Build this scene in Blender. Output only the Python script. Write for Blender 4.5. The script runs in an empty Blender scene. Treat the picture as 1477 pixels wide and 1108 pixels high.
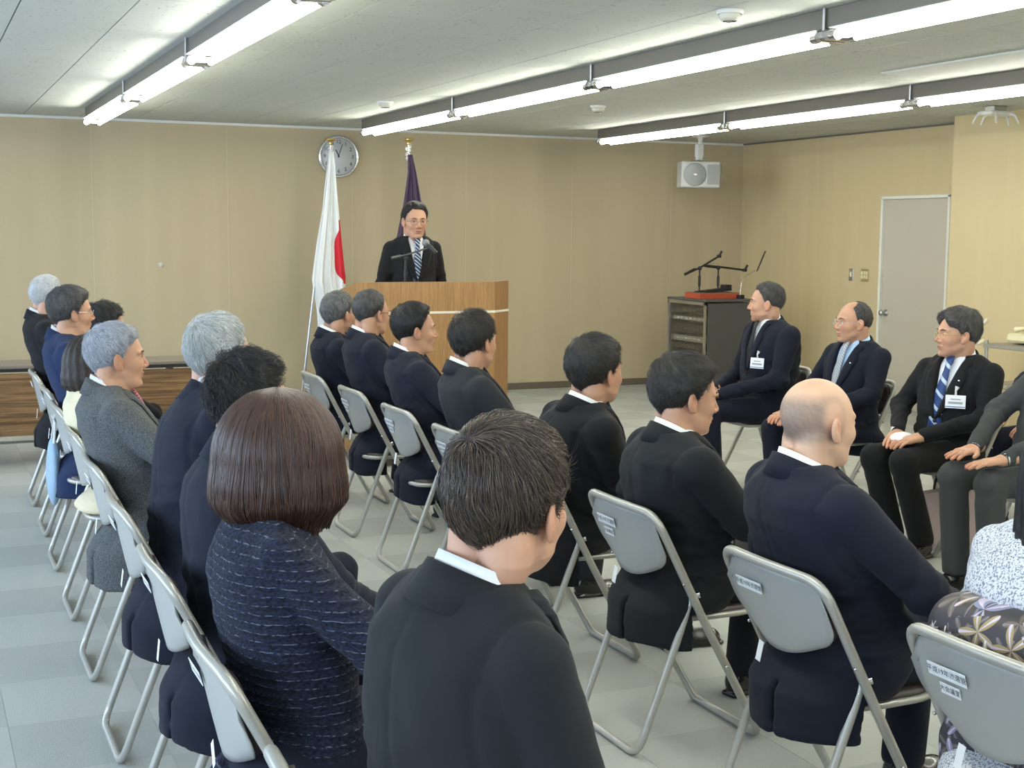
import bpy, math, random
import numpy as np
from mathutils import Vector, Matrix

random.seed(7)
PI = math.pi
SC = bpy.context.scene
COL = SC.collection

# ------------------------------------------------------------------ camera
FPX, CAM_H = 1963.0, 1.62
yaw, pitch, roll = math.radians(23.9), math.radians(6.3), math.radians(0.5)
cf = Vector((math.sin(yaw)*math.cos(pitch), math.cos(yaw)*math.cos(pitch), -math.sin(pitch)))
cr0 = Vector((math.cos(yaw), -math.sin(yaw), 0)); cu0 = cr0.cross(cf)
cr = cr0*math.cos(roll)+cu0*math.sin(roll); cu = cu0*math.cos(roll)-cr0*math.sin(roll)
cam_data = bpy.data.cameras.new('camera'); cam = bpy.data.objects.new('camera', cam_data); COL.objects.link(cam)
cam_data.sensor_width = 36; cam_data.lens = FPX/1477*36; cam_data.clip_start = .05
M = Matrix.Identity(4)
for i in range(3):
    M[i][0] = cr[i]; M[i][1] = cu[i]; M[i][2] = -cf[i]
M[2][3] = CAM_H
cam.matrix_world = M
SC.camera = cam

# ------------------------------------------------------------------ world, light, exposure
w = bpy.data.worlds.new('sky'); SC.world = w; w.use_nodes = True
bg = w.node_tree.nodes['Background']; bg.inputs[0].default_value = (.62, .78, 1, 1); bg.inputs[1].default_value = 1.3
TUBE_STRENGTH = 20.0
WINDOW_POWER = 66.0
SC.view_settings.view_transform = 'Standard'; SC.view_settings.look = 'None'
SC.view_settings.gamma = 1; SC.view_settings.use_curve_mapping = False
SC.view_settings.exposure = 0.42
CEIL = 2.63; FRONT = 12.93; RIGHT = 8.51; LEFT = -2.8; BACK = -3.0
def area(name, loc, rot, sx, sy, power, color):
    d = bpy.data.lights.new(name, 'AREA'); d.shape = 'RECTANGLE'; d.size = sx; d.size_y = sy; d.energy = power; d.color = color
    o = bpy.data.objects.new(name, d); COL.objects.link(o); o.location = loc; o.rotation_euler = rot; return o
WIN_Y = [-1.2, 1.6, 4.4, 7.2, 10.0]
for y in WIN_Y:
    area('window_daylight', (LEFT+.06, y, 1.62), (0, -PI/2+.25, 0), 1.35, 2.2, WINDOW_POWER, (.58, .76, 1))
area('rear_window_daylight', (1.8, BACK+.06, 1.62), (PI/2-.2, 0, 0), 3.6, 1.35, 70, (.72, .85, 1))

# ------------------------------------------------------------------ materials
def mat(name, color, rough=.6, metal=0., spec=None, bump=None, vcol=False, emit=None, sheen=0, coat=0, alpha=None, trans=None):
    m = bpy.data.materials.new(name); m.use_nodes = True
    nt = m.node_tree; b = nt.nodes['Principled BSDF']
    b.inputs['Base Color'].default_value = (*color, 1); b.inputs['Roughness'].default_value = rough; b.inputs['Metallic'].default_value = metal
    if spec is not None: b.inputs['Specular IOR Level'].default_value = spec
    if sheen: b.inputs['Sheen Weight'].default_value = sheen; b.inputs['Sheen Roughness'].default_value = .5
    if coat: b.inputs['Coat Weight'].default_value = coat
    if trans is not None: b.inputs['Transmission Weight'].default_value = trans
    if alpha is not None: b.inputs['Alpha'].default_value = alpha
    if emit: b.inputs['Emission Color'].default_value = (*emit[0], 1); b.inputs['Emission Strength'].default_value = emit[1]
    if vcol:
        a = nt.nodes.new('ShaderNodeVertexColor'); a.layer_name = 'Col'; nt.links.new(a.outputs[0], b.inputs['Base Color'])
    if bump:
        sc, st, di = bump[:3]
        tc = nt.nodes.new('ShaderNodeTexCoord'); mp = nt.nodes.new('ShaderNodeMapping'); n = nt.nodes.new('ShaderNodeTexNoise'); bm = nt.nodes.new('ShaderNodeBump')
        if len(bump) > 3: mp.inputs['Scale'].default_value = bump[3]
        n.inputs['Scale'].default_value = sc; n.inputs['Detail'].default_value = 3
        bm.inputs['Strength'].default_value = st; bm.inputs['Distance'].default_value = di
        nt.links.new(tc.outputs['Object'], mp.inputs[0]); nt.links.new(mp.outputs[0], n.inputs[0]); nt.links.new(n.outputs[0], bm.inputs['Height']); nt.links.new(bm.outputs[0], b.inputs['Normal'])
    return m
def nodes(m): return m.node_tree, m.node_tree.nodes, m.node_tree.links, m.node_tree.nodes['Principled BSDF']
def N(nt, typ, **kw):
    n = nt.nodes.new(typ)
    for k, v in kw.items():
        if k in ('operation', 'data_type', 'blend_type', 'wave_type', 'bands_direction', 'feature', 'voronoi_dimensions', 'noise_dimensions'): setattr(n, k, v)
        else: n.inputs[k if not k.startswith('i') or not k[1:].isdigit() else int(k[1:])].default_value = v
    return n
def mixcol(nt, fac, a, b):
    n = nt.nodes.new('ShaderNodeMix'); n.data_type = 'RGBA'
    for s, v in ((0, fac), (6, a), (7, b)):
        if hasattr(v, 'links') or hasattr(v, 'is_linked'): nt.links.new(v, n.inputs[s])
        else: n.inputs[s].default_value = v if s == 0 else (*v, 1)
    return n.outputs[2]
def noise(nt, vec, scale, detail=2, mapscale=None):
    if mapscale:
        mp = nt.nodes.new('ShaderNodeMapping'); mp.inputs['Scale'].default_value = mapscale; nt.links.new(vec, mp.inputs[0]); vec = mp.outputs[0]
    n = nt.nodes.new('ShaderNodeTexNoise'); n.inputs['Scale'].default_value = scale; n.inputs['Detail'].default_value = detail
    nt.links.new(vec, n.inputs[0]); return n.outputs[0]
def ramp(nt, v, a, b):
    n = nt.nodes.new('ShaderNodeMapRange'); n.inputs[1].default_value = a; n.inputs[2].default_value = b; nt.links.new(v, n.inputs[0]); return n.outputs[0]
def tcoord(nt, kind='Object'):
    return nt.nodes.new('ShaderNodeTexCoord').outputs[kind]
def bump(nt, h, strength, dist):
    b = nt.nodes.new('ShaderNodeBump'); b.inputs['Strength'].default_value = strength; b.inputs['Distance'].default_value = dist
    nt.links.new(h, b.inputs['Height']); nt.links.new(b.outputs[0], nt.nodes['Principled BSDF'].inputs['Normal'])

# wall cloth: tan woven wallpaper with faint vertical joints
def wallmat(name, c1, c2, axis):
    m = mat(name, c1, .85); nt, nn, L, b = nodes(m); tc = tcoord(nt)
    n1 = noise(nt, tc, 1.2, 4); n2 = noise(nt, tc, 30, 2, (2, 2, 9)); n3 = noise(nt, tc, 260, 2, (1, 1, 2.5))
    c = mixcol(nt, ramp(nt, n1, .35, .65), c1, c2)
    c = mixcol(nt, ramp(nt, n2, .3, .8), c, tuple(x*.93 for x in c1)); n5 = noise(nt, tc, 2.2, 3, (2, 2, .06)); c = mixcol(nt, ramp(nt, n5, .45, .75), c, tuple(x*1.08 for x in c1)); c = mixcol(nt, ramp(nt, noise(nt, tc, 90, 3, (1, 1, 7)), .35, .8), c, tuple(x*.90 for x in c1))
    L.new(c, b.inputs['Base Color']); bump(nt, n3, .25, .002); return m
WALL_F = wallmat('tan wall cloth', (.53, .44, .29), (.50, .41, .265), 'x')
WALL_R = wallmat('yellowish wall cloth', (.58, .47, .275), (.545, .44, .255), 'y')
TILE_C = mat('ceiling board', (.545, .56, .515), .95); nt, nn, L, b = nodes(TILE_C)
tc = tcoord(nt)
v = nt.nodes.new('ShaderNodeTexVoronoi'); v.inputs['Scale'].default_value = 42
mp = nt.nodes.new('ShaderNodeMapping'); mp.inputs['Scale'].default_value = (1, .45, 1)
geo = nt.nodes.new('ShaderNodeNewGeometry'); L.new(geo.outputs['Position'], mp.inputs[0]); 
wn = nt.nodes.new('ShaderNodeTexNoise'); wn.inputs['Scale'].default_value = 14; L.new(mp.outputs[0], wn.inputs[0])
va = nt.nodes.new('ShaderNodeVectorMath'); va.operation = 'MULTIPLY_ADD'; L.new(wn.outputs[1], va.inputs[0]); va.inputs[1].default_value = (.12, .12, .12); L.new(mp.outputs[0], va.inputs[2])
L.new(va.outputs[0], v.inputs['Vector'])
sp = ramp(nt, v.outputs['Distance'], .24, .16)
msk = ramp(nt, noise(nt, geo.outputs['Position'], 7, 3), .44, .52)
mm = nt.nodes.new('ShaderNodeMath'); mm.operation = 'MULTIPLY'; L.new(sp, mm.inputs[0]); L.new(msk, mm.inputs[1])
L.new(mixcol(nt, mm.outputs[0], (.545, .56, .515), (.33, .34, .31)), b.inputs['Base Color'])
bump(nt, noise(nt, geo.outputs['Position'], 180, 2), .2, .001)
def carpet(name, c, d):
    m = mat(name, c, 1.0, spec=.1); nt, nn, L, b = nodes(m); g = nt.nodes.new('ShaderNodeNewGeometry').outputs['Position']
    n = noise(nt, g, 240, 3); n2 = noise(nt, g, 55, 3, (1, 1, 1)); n4 = noise(nt, g, 3, 2)
    a = mixcol(nt, ramp(nt, n, .25, .75), d, c); a = mixcol(nt, ramp(nt, n2, .35, .7), a, tuple(x*.88 for x in c))
    a = mixcol(nt, ramp(nt, n4, .3, .9), a, tuple(x*.9 for x in c))
    L.new(a, b.inputs['Base Color']); bump(nt, n, .6, .004); return m
CARPET_A = carpet('grey carpet light nap', (.47, .475, .44), (.39, .395, .365))
CARPET_B = carpet('grey carpet dark nap', (.425, .43, .40), (.345, .35, .325))
GREY_DARK = mat('dark joint', (.14, .14, .13), .9)
WHITE = mat('white paint', (.72, .72, .69), .5)
BASEB = mat('brown vinyl baseboard', (.14, .115, .085), .6)
CHROME = mat('chrome', (.62, .62, .63), .18, 1)
BLACK = mat('black plastic', (.012, .012, .013), .45)
TUBE_MET = mat('champagne grey enamel tube', (.44, .43, .39), .32, .35)
PANEL = mat('grey enamel panel', (.40, .405, .385), .35, .1)
VINYL = mat('dark brown vinyl', (.045, .032, .03), .38, bump=(400, .2, .0006))
RUBBER = mat('black rubber', (.02, .02, .02), .8)
PAPER = mat('white paper', (.85, .86, .88), .6)
INK = mat('black ink', (.02, .02, .025), .7)
FIX = mat('grey fixture steel', (.155, .138, .115), .5, .15)
REFL = mat('white enamel reflector', (.75, .76, .72), .35)
GLOW = mat('lit fluorescent tube', (.9, .9, .9), .4, emit=((1, 1, .89), TUBE_STRENGTH))
BRASS = mat('brass', (.62, .45, .16), .3, 1)
STEEL = mat('brushed steel', (.55, .55, .56), .3, 1)
GLASS = mat('smoked glass', (.75, .8, .72), .03, trans=1.0, alpha=.35)
LENS = mat('spectacle lens', (1, 1, 1), .0, trans=1.0, alpha=.15)
SHOE = mat('black polished leather', (.010, .009, .009), .22, coat=.3)
SOCK = mat('black sock', (.012, .012, .014), .95)
def wood(name, c1, c2, mapscale, scale, rough=.45):
    m = mat(name, c1, rough); nt, nn, L, b = nodes(m); tc = tcoord(nt)
    n = noise(nt, tc, scale, 5, mapscale); n2 = noise(nt, tc, scale*4, 3, mapscale)
    a = mixcol(nt, ramp(nt, n, .35, .65), c1, c2); a = mixcol(nt, ramp(nt, n2, .45, .8), a, tuple(x*.72 for x in c2)); L.new(a, b.inputs['Base Color']); return m
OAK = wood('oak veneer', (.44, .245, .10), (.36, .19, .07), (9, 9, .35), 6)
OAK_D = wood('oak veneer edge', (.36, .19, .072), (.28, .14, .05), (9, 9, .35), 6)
TEAK = wood('striped teak laminate', (.34, .19, .075), (.115, .055, .02), (.5, 1, 26), 2.0)
TABTOP = mat('brown laminate top', (.20, .165, .13), .4)
DOORM = mat('beige door enamel', (.47, .425, .345), .5)
CAB = mat('dark grey steel cabinet', (.075, .072, .066), .6)
REDBOX = mat('orange red case', (.42, .07, .03), .5)

def cloth(name, c, rough=.88, kind='suit'):
    m = mat(name, c, rough, spec=.25, sheen=.03); nt, nn, L, b = nodes(m); tc = tcoord(nt)
    n = noise(nt, tc, 700, 2); n2 = noise(nt, tc, 7, 3)
    if kind == 'suit':
        a = mixcol(nt, ramp(nt, n, .3, .7), tuple(x*.8 for x in c), tuple(x*1.2 for x in c)); L.new(a, b.inputs['Base Color']); bump(nt, n2, .35, .012)
    elif kind == 'melange':
        n3 = noise(nt, tc, 260, 4); a = mixcol(nt, ramp(nt, n3, .35, .68), tuple(x*.45 for x in c), tuple(min(1, x*1.6) for x in c)); L.new(a, b.inputs['Base Color']); bump(nt, n3, .3, .002)
    elif kind == 'haori':
        n3 = noise(nt, tc, 210, 3); a = mixcol(nt, ramp(nt, n3, .42, .5), (.2, .22, .30), c); L.new(a, b.inputs['Base Color']); bump(nt, n3, .4, .002)
    elif kind == 'tweed':
        wv = nt.nodes.new('ShaderNodeTexWave'); wv.bands_direction = 'Z'; wv.inputs['Scale'].default_value = 17; wv.inputs['Distortion'].default_value = 1.2; wv.inputs['Detail'].default_value = 2; wv.inputs['Detail Scale'].default_value = 3
        L.new(tc, wv.inputs[0]); th = ramp(nt, wv.outputs[1], .955, .995); br = ramp(nt, noise(nt, tc, 90, 2), .45, .6)
        mu = nt.nodes.new('ShaderNodeMath'); mu.operation = 'MULTIPLY'; L.new(th, mu.inputs[0]); L.new(br, mu.inputs[1])
        n3 = noise(nt, tc, 120, 3, (1, 1, 2)); a = mixcol(nt, ramp(nt, n3, .35, .65), tuple(x*.35 for x in c), tuple(x*1.5 for x in c)); a = mixcol(nt, mu.outputs[0], a, (.13, .145, .19)); L.new(a, b.inputs['Base Color'])
        ad = nt.nodes.new('ShaderNodeMath'); ad.operation = 'ADD'; L.new(n3, ad.inputs[0]); L.new(wv.outputs[1], ad.inputs[1]); bump(nt, ad.outputs[0], .8, .006)
    return m
C_BLACK = cloth('black suit cloth', (.009, .009, .0105)); C_NAVYK = cloth('dark navy suit cloth', (.0085, .0105, .021)); C_NAVY = cloth('navy suit cloth', (.011, .022, .066))
C_CHAR = cloth('charcoal suit cloth', (.019, .021, .025)); C_CHAR2 = cloth('dark charcoal suit cloth', (.0115, .013, .0155)); C_GREY = cloth('grey flannel cloth', (.085, .09, .092), kind='melange')
C_TROU = cloth('grey trouser cloth', (.045, .05, .052)); C_CREAM = cloth('cream knit', (.68, .60, .42)); C_TWEED = cloth('navy boucle tweed', (.012, .016, .034), kind='tweed')
C_HAORI = cloth('speckled white wool', (.62, .64, .68), kind='haori')
C_SHIRT = mat('white shirt cotton', (.80, .82, .86), .8); C_BLUESHIRT = mat('pale blue shirt cotton', (.42, .58, .82), .8)
def stripes(name, cols, scale, ang):
    m = mat(name, cols[0], .5); nt, nn, L, b = nodes(m); tc = tcoord(nt)
    mp = nt.nodes.new('ShaderNodeMapping'); mp.inputs['Rotation'].default_value = (ang, 0, 0); L.new(tc, mp.inputs[0])
    wv = nt.nodes.new('ShaderNodeTexWave'); wv.bands_direction = 'Z'; wv.inputs['Scale'].default_value = scale; L.new(mp.outputs[0], wv.inputs[0])
    r = nt.nodes.new('ShaderNodeValToRGB'); r.color_ramp.interpolation = 'CONSTANT'
    els = r.color_ramp.elements; n = len(cols)
    els[0].color = (*cols[0], 1); els[1].position = 1/n; els[1].color = (*cols[1], 1)
    for i in range(2, n): e = els.new(i/n); e.color = (*cols[i], 1)
    L.new(wv.outputs[1], r.inputs[0]); L.new(r.outputs[0], b.inputs['Base Color']); return m
T_SPK = stripes('blue and white striped tie', [(.008, .02, .07), (.07, .20, .36), (.75, .80, .82), (.012, .03, .08)], 7.5, .7)
T_BLUE = stripes('blue tie with pale stripe', [(.012, .04, .16), (.015, .05, .2), (.012, .045, .18), (.012, .04, .16), (.012, .04, .16), (.45, .55, .7)], 5, .7)
T_BLACK = mat('black tie', (.01, .01, .012), .5); T_RED = stripes('red tie', [(.35, .02, .05), (.42, .03, .07), (.5, .25, .28)], 30, .7); T_GREY = stripes('grey tie', [(.25, .28, .33), (.45, .48, .52)], 25, .7); T_NAVY = mat('navy tie', (.012, .015, .03), .5)
def floral():
    m = mat('dark floral brocade', (.03, .025, .03), .5); nt, nn, L, b = nodes(m); tc = tcoord(nt)
    col = None
    def layer(base, scale, off, tints, pet, size):
        mp = nt.nodes.new('ShaderNodeMapping'); mp.inputs['Location'].default_value = off; mp.inputs['Scale'].default_value = (.35, 1, 1); L.new(tc, mp.inputs[0])
        v = nt.nodes.new('ShaderNodeTexVoronoi'); v.inputs['Scale'].default_value = scale; v.inputs['Randomness'].default_value = .75; L.new(mp.outputs[0], v.inputs['Vector'])
        sb = nt.nodes.new('ShaderNodeVectorMath'); sb.operation = 'SUBTRACT'
        ms = nt.nodes.new('ShaderNodeVectorMath'); ms.operation = 'SCALE'; ms.inputs['Scale'].default_value = 1.0
        L.new(mp.outputs[0], sb.inputs[0]); L.new(v.outputs['Position'], sb.inputs[1])
        se = nt.nodes.new('ShaderNodeSeparateXYZ'); L.new(sb.outputs[0], se.inputs[0])
        at = nt.nodes.new('ShaderNodeMath'); at.operation = 'ARCTAN2'; L.new(se.outputs[1], at.inputs[0]); L.new(se.outputs[2], at.inputs[1])
        sc_ = nt.nodes.new('ShaderNodeSeparateColor'); L.new(v.outputs['Color'], sc_.inputs[0])
        ma = nt.nodes.new('ShaderNodeMath'); ma.operation = 'MULTIPLY_ADD'; L.new(at.outputs[0], ma.inputs[0]); ma.inputs[1].default_value = pet
        mb = nt.nodes.new('ShaderNodeMath'); mb.operation = 'MULTIPLY'; mb.inputs[1].default_value = 6.28; L.new(sc_.outputs[0], mb.inputs[0]); L.new(mb.outputs[0], ma.inputs[2])
        co = nt.nodes.new('ShaderNodeMath'); co.operation = 'COSINE'; L.new(ma.outputs[0], co.inputs[0])
        rr = nt.nodes.new('ShaderNodeMath'); rr.operation = 'MULTIPLY_ADD'; L.new(co.outputs[0], rr.inputs[0]); rr.inputs[1].default_value = size*.42; rr.inputs[2].default_value = size*.55
        lt = nt.nodes.new('ShaderNodeMath'); lt.operation = 'LESS_THAN'; L.new(v.outputs['Distance'], lt.inputs[0]); L.new(rr.outputs[0], lt.inputs[1])
        vein = nt.nodes.new('ShaderNodeMath'); vein.operation = 'GREATER_THAN'; L.new(co.outputs[0], vein.inputs[0]); vein.inputs[1].default_value = .93
        t = mixcol(nt, sc_.outputs[1], tints[0], tints[1]); t = mixcol(nt, ramp(nt, sc_.outputs[2], .45, .55), t, tints[2])
        t = mixcol(nt, vein.outputs[0], t, tuple(min(1, x*1.9) for x in tints[0]))
        return mixcol(nt, lt.outputs[0], base, t)
    c = mixcol(nt, noise(nt, tc, 40), (.035, .028, .035), (.05, .045, .055))
    c = layer(c, 15, (3, 1, 2), [(.10, .085, .09), (.08, .09, .13), (.12, .10, .08)], 5, .62)
    c = layer(c, 11, (0, 0, 0), [(.30, .26, .32), (.22, .25, .42), (.34, .26, .12)], 5, .60)
    c = layer(c, 9, (.7, .33, .51), [(.5, .47, .42), (.27, .22, .30), (.30, .23, .10)], 7, .45)
    L.new(c, b.inputs['Base Color']); return m
C_FLORAL = floral()
SKIN = mat('skin', (.55, .33, .22), .5, spec=.4, vcol=True, bump=(220, .12, .0008)); nodes(SKIN)[3].inputs['Subsurface Weight'].default_value = .06; nodes(SKIN)[3].inputs['Subsurface Radius'].default_value = (.02, .008, .004)
def hairmat(name, c, c2=None):
    m = mat(name, c, .5, spec=.35); nt, nn, L, b = nodes(m); tc = tcoord(nt)
    n = noise(nt, tc, 60, 4, (1, 1, .35)); n1 = noise(nt, tc, 380, 2, (1, 1, .2))
    a = mixcol(nt, ramp(nt, n, .35, .65), c, c2 or tuple(x*1.6 for x in c)); a = mixcol(nt, ramp(nt, n1, .3, .7), tuple(x*.6 for x in c), a)
    L.new(a, b.inputs['Base Color']); bump(nt, n1, .6, .004); return m
def strandmat(name, c, c2):
    m = mat(name, c, .38, spec=.5); nt, nn, L, b = nodes(m)
    h = nt.nodes.new('ShaderNodeHairInfo'); L.new(mixcol(nt, h.outputs['Random'], c, c2), b.inputs['Base Color']); return m
HAIR = {k: (hairmat(k+' hair', c, c2), strandmat(k+' hair strands', c, c2)) for k, c, c2 in [
    ('black', (.010, .009, .009), (.026, .023, .022)), ('softblack', (.016, .014, .013), (.05, .043, .038)), ('darkbrown', (.018, .012, .010), (.06, .04, .03)), ('brown', (.026, .012, .009), (.085, .038, .024)), ('brownblack', (.012, .009, .008), (.11, .075, .052)),
    ('white', (.42, .42, .43), (.75, .75, .76)), ('silver', (.22, .23, .26), (.58, .60, .66)), ('greywhite', (.28, .29, .28), (.66, .67, .66)), ('iron', (.06, .06, .06), (.26, .26, .26)), ('salt', (.03, .028, .027), (.13, .125, .12))]}
EYEW = mat('eye white', (.55, .5, .46), .3); EYED = mat('dark iris', (.01, .007, .006), .2)

# ------------------------------------------------------------------ mesh helpers
def finish(me, m, smooth=True):
    if m is not None: me.materials.append(m)
    if smooth: me.polygons.foreach_set('use_smooth', [True]*len(me.polygons))
def link(name, me, parent=None, loc=(0, 0, 0), rot=(0, 0, 0)):
    o = bpy.data.objects.new(name, me); COL.objects.link(o); o.parent = parent; o.location = loc; o.rotation_euler = rot; return o
def npmesh(name, V, F, m, smooth=True):
    V = np.asarray(V, np.float32); F = np.asarray(F, np.int32)
    me = bpy.data.meshes.new(name); k = F.shape[1]
    me.vertices.add(len(V)); me.vertices.foreach_set('co', V.ravel())
    me.loops.add(F.size); me.loops.foreach_set('vertex_index', F.ravel())
    me.polygons.add(len(F)); me.polygons.foreach_set('loop_start', np.arange(0, F.size, k, dtype=np.int32))
    me.update(calc_edges=True); me.validate(); finish(me, m, smooth); return me
class MB:
    def __init__(s): s.V = []; s.F = []; s.S = []; s.MI = []
    def add(s, V, F, smooth=False, mi=0):
        n = len(s.V); s.V += [tuple(v) for v in V]; s.F += [tuple(i+n for i in f) for f in F]; s.S += [smooth]*len(F); s.MI += [mi]*len(F); return s
    def box(s, c, d, rot=None, mi=0, bev=0):
        x, y, z = d[0]/2, d[1]/2, d[2]/2
        if bev:
            b = min(bev, x*.9, y*.9, z*.9); V = []
            ring = [(x-b, y), (x, y-b), (x, -y+b), (x-b, -y), (-x+b, -y), (-x, -y+b), (-x, y-b), (-x+b, y)]
            ri = [(x-b, y-b)]*2+[(x-b, -y+b)]*2+[(-x+b, -y+b)]*2+[(-x+b, y-b)]*2
            V += [(p[0], p[1], z) for p in ri]; V += [(p[0], p[1], z-b) for p in ring]; V += [(p[0], p[1], -z+b) for p in ring]; V += [(p[0], p[1], -z) for p in ri]
            F = []
            for r in range(3):
                for i in range(8): j = (i+1) % 8; F.append((r*8+i, r*8+j, (r+1)*8+j, (r+1)*8+i))
            F.append((1, 7, 5, 3)); F.append((24+1, 24+3, 24+5, 24+7))
            F = [f for f in F]
        else:
            V = [(-x, -y, -z), (x, -y, -z), (x, y, -z), (-x, y, -z), (-x, -y, z), (x, -y, z), (x, y, z), (-x, y, z)]
            F = [(0, 3, 2, 1), (4, 5, 6, 7), (0, 1, 5, 4), (1, 2, 6, 5), (2, 3, 7, 6), (3, 0, 4, 7)]
        R = rot if rot is not None else Matrix.Identity(3)
        V = [tuple(R @ Vector(v)+Vector(c)) for v in V]; return s.add(V, F, False, mi)
    def tube(s, pts, r, n=10, cap=True, smooth=True, mi=0, closed=False, flat=1):
        pts = [Vector(p) for p in pts]; rs = r if isinstance(r, (list, tuple)) else [r]*len(pts)
        V = []; F = []; m = len(pts); prev = None
        for i, p in enumerate(pts):
            if closed: t = pts[(i+1) % m]-pts[i-1]
            else: t = pts[min(i+1, m-1)]-pts[max(i-1, 0)]
            t.normalize()
            if prev is None: a = Vector((0, 0, 1)) if abs(t.z) < .9 else Vector((1, 0, 0)); u = t.cross(a).normalized()
            else: u = (prev-t*prev.dot(t)).normalized()
            prev = u; v = t.cross(u)
            for k in range(n): an = 2*PI*k/n; V.append(p+(u*math.cos(an)+v*math.sin(an)*flat)*rs[i])
        for i in range(m if closed else m-1):
            j = (i+1) % m
            for k in range(n): l = (k+1) % n; F.append((i*n+k, i*n+l, j*n+l, j*n+k))
        s.add(V, F, smooth, mi)
        if cap and not closed:
            s.add(V[:n], [tuple(reversed(range(n)))], False, mi); s.add(V[-n:], [tuple(range(n))], False, mi)
        return s
    def lathe(s, prof, n=24, axis='z', c=(0, 0, 0), mi=0, R=None):
        V = []; F = []
        for r, z in prof:
            for k in range(n): a = 2*PI*k/n; V.append(Vector((r*math.cos(a), r*math.sin(a), z)))
        for i in range(len(prof)-1):
            for k in range(n): l = (k+1) % n; F.append((i*n+k, i*n+l, (i+1)*n+l, (i+1)*n+k))
        if R is None: R = {'z': Matrix.Identity(3), 'x': Matrix.Rotation(PI/2, 3, 'Y'), 'y': Matrix.Rotation(-PI/2, 3, 'X'), '-y': Matrix.Rotation(PI/2, 3, 'X')}[axis]
        return s.add([R @ v+Vector(c) for v in V], F, True, mi)
    def sphere(s, c, r, n=12, m=8, mi=0):
        r = r if isinstance(r, (tuple, list)) else (r, r, r); V = []; F = []
        for i in range(m+1):
            t = PI*i/m
            for k in range(n): a = 2*PI*k/n; V.append((c[0]+r[0]*math.sin(t)*math.cos(a), c[1]+r[1]*math.sin(t)*math.sin(a), c[2]+r[2]*math.cos(t)))
        for i in range(m):
            for k in range(n): l = (k+1) % n; F.append((i*n+k, (i+1)*n+k, (i+1)*n+l, i*n+l))
        return s.add(V, F, True, mi)
    def prism(s, poly, h0, h1, mi=0, tf=None):      # poly in xy (ccw), extruded z
        n = len(poly); V = [(p[0], p[1], h0) for p in poly]+[(p[0], p[1], h1) for p in poly]
        F = [tuple(reversed(range(n))), tuple(range(n, 2*n))]+[(i, (i+1) % n, n+(i+1) % n, n+i) for i in range(n)]
        if tf: V = [tf(v) for v in V]
        return s.add(V, F, False, mi)
    def mesh(s, name, *mats):
        me = bpy.data.meshes.new(name); me.from_pydata(s.V, [], s.F)
        for m in mats: me.materials.append(m)
        me.polygons.foreach_set('use_smooth', s.S); me.polygons.foreach_set('material_index', s.MI); me.update(); return me
    def obj(s, name, m, parent=None, loc=(0, 0, 0), rot=(0, 0, 0)):
        ms = m if isinstance(m, (list, tuple)) else [m]
        return link(name, s.mesh(name, *ms), parent, loc, rot)
def tag(o, label=None, cat=None, group=None, kind=None):
    if label: o['label'] = label
    if cat: o['category'] = cat
    if group: o['group'] = group
    if kind: o['kind'] = kind
    return o
def thing(name, label, cat, loc=(0, 0, 0), rz=0, group=None):
    o = bpy.data.objects.new(name, None); COL.objects.link(o); o.location = loc; o.rotation_euler = (0, 0, rz); o.empty_display_size = .1
    return tag(o, label, cat, group)
def arc(pts, rad, n=5):      # round the corners of a polyline
    pts = [Vector(p) for p in pts]; out = [pts[0]]
    for i in range(1, len(pts)-1):
        a, b, c = pts[i-1], pts[i], pts[i+1]; u = (a-b); v = (c-b); r = min(rad, u.length*.45, v.length*.45); u.normalize(); v.normalize()
        p, q = b+u*r, b+v*r
        for k in range(n+1): t = k/n; out.append(p*(1-t)**2+b*2*t*(1-t)+q*t*t)
    out.append(pts[-1]); return out
TXT = {}
def text_mesh(body, size, m):
    k = (body, size)
    if k in TXT: return TXT[k]
    c = bpy.data.curves.new('t', 'FONT'); c.body = body; c.size = size; c.align_x = 'CENTER'; c.align_y = 'CENTER'; c.resolution_u = 2
    o = bpy.data.objects.new('t', c); COL.objects.link(o); dg = bpy.context.evaluated_depsgraph_get(); dg.update()
    me = bpy.data.meshes.new_from_object(o.evaluated_get(dg)); me.materials.clear(); me.materials.append(m)
    bpy.data.objects.remove(o); bpy.data.curves.remove(c); TXT[k] = me; return me

# ------------------------------------------------------------------ room
def struct(name, mb, m, parent=None):
    o = mb.obj(name, m, parent)
    if parent is None: o['kind'] = 'structure'
    return o
floor = struct('floor', MB().box(((LEFT+RIGHT)/2+.4, (FRONT+BACK)/2, -.07), (RIGHT-LEFT+1.6, FRONT-BACK+.4, .12)), mat('carpet backing', (.3, .3, .28), .9))
T = .45
tA = MB().box((0, 0, 0), (T-.0008, T-.0008, .010), bev=.0008).mesh('carpet_tile', CARPET_A)
tB = MB().box((0, 0, 0), (T-.0008, T-.0008, .010), bev=.0008).mesh('carpet_tile', CARPET_B)
rest = MB(); ntile = 0; spots = []
fx, fy = cf.x/math.hypot(cf.x, cf.y), cf.y/math.hypot(cf.x, cf.y)
for i in range(-7, 27):
    for j in range(-8, 30):
        x = .02+i*T; y = .33+j*T
        if x > RIGHT+.2 or x < LEFT or y > FRONT+.1 or y < BACK: continue
        d = x*fx+y*fy; l = x*fy-y*fx
        vis = d > 2.0 and abs(l) < .376*d*1.04+.35
        spots.append((0 if vis else 1, d, x, y, (i+j) % 2))
spots.sort()
for k, (v_, d, x, y, par) in enumerate(spots):
    if k < 298 and v_ == 0: link('carpet_tile', tA if par else tB, floor, (x, y, -.005))
    else: rest.box((x, y, -.005), (T-.0015, T-.0015, .010), mi=par)
o = rest.obj('carpet_tiles', [CARPET_B, CARPET_A], floor); o['kind'] = 'stuff'
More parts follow.
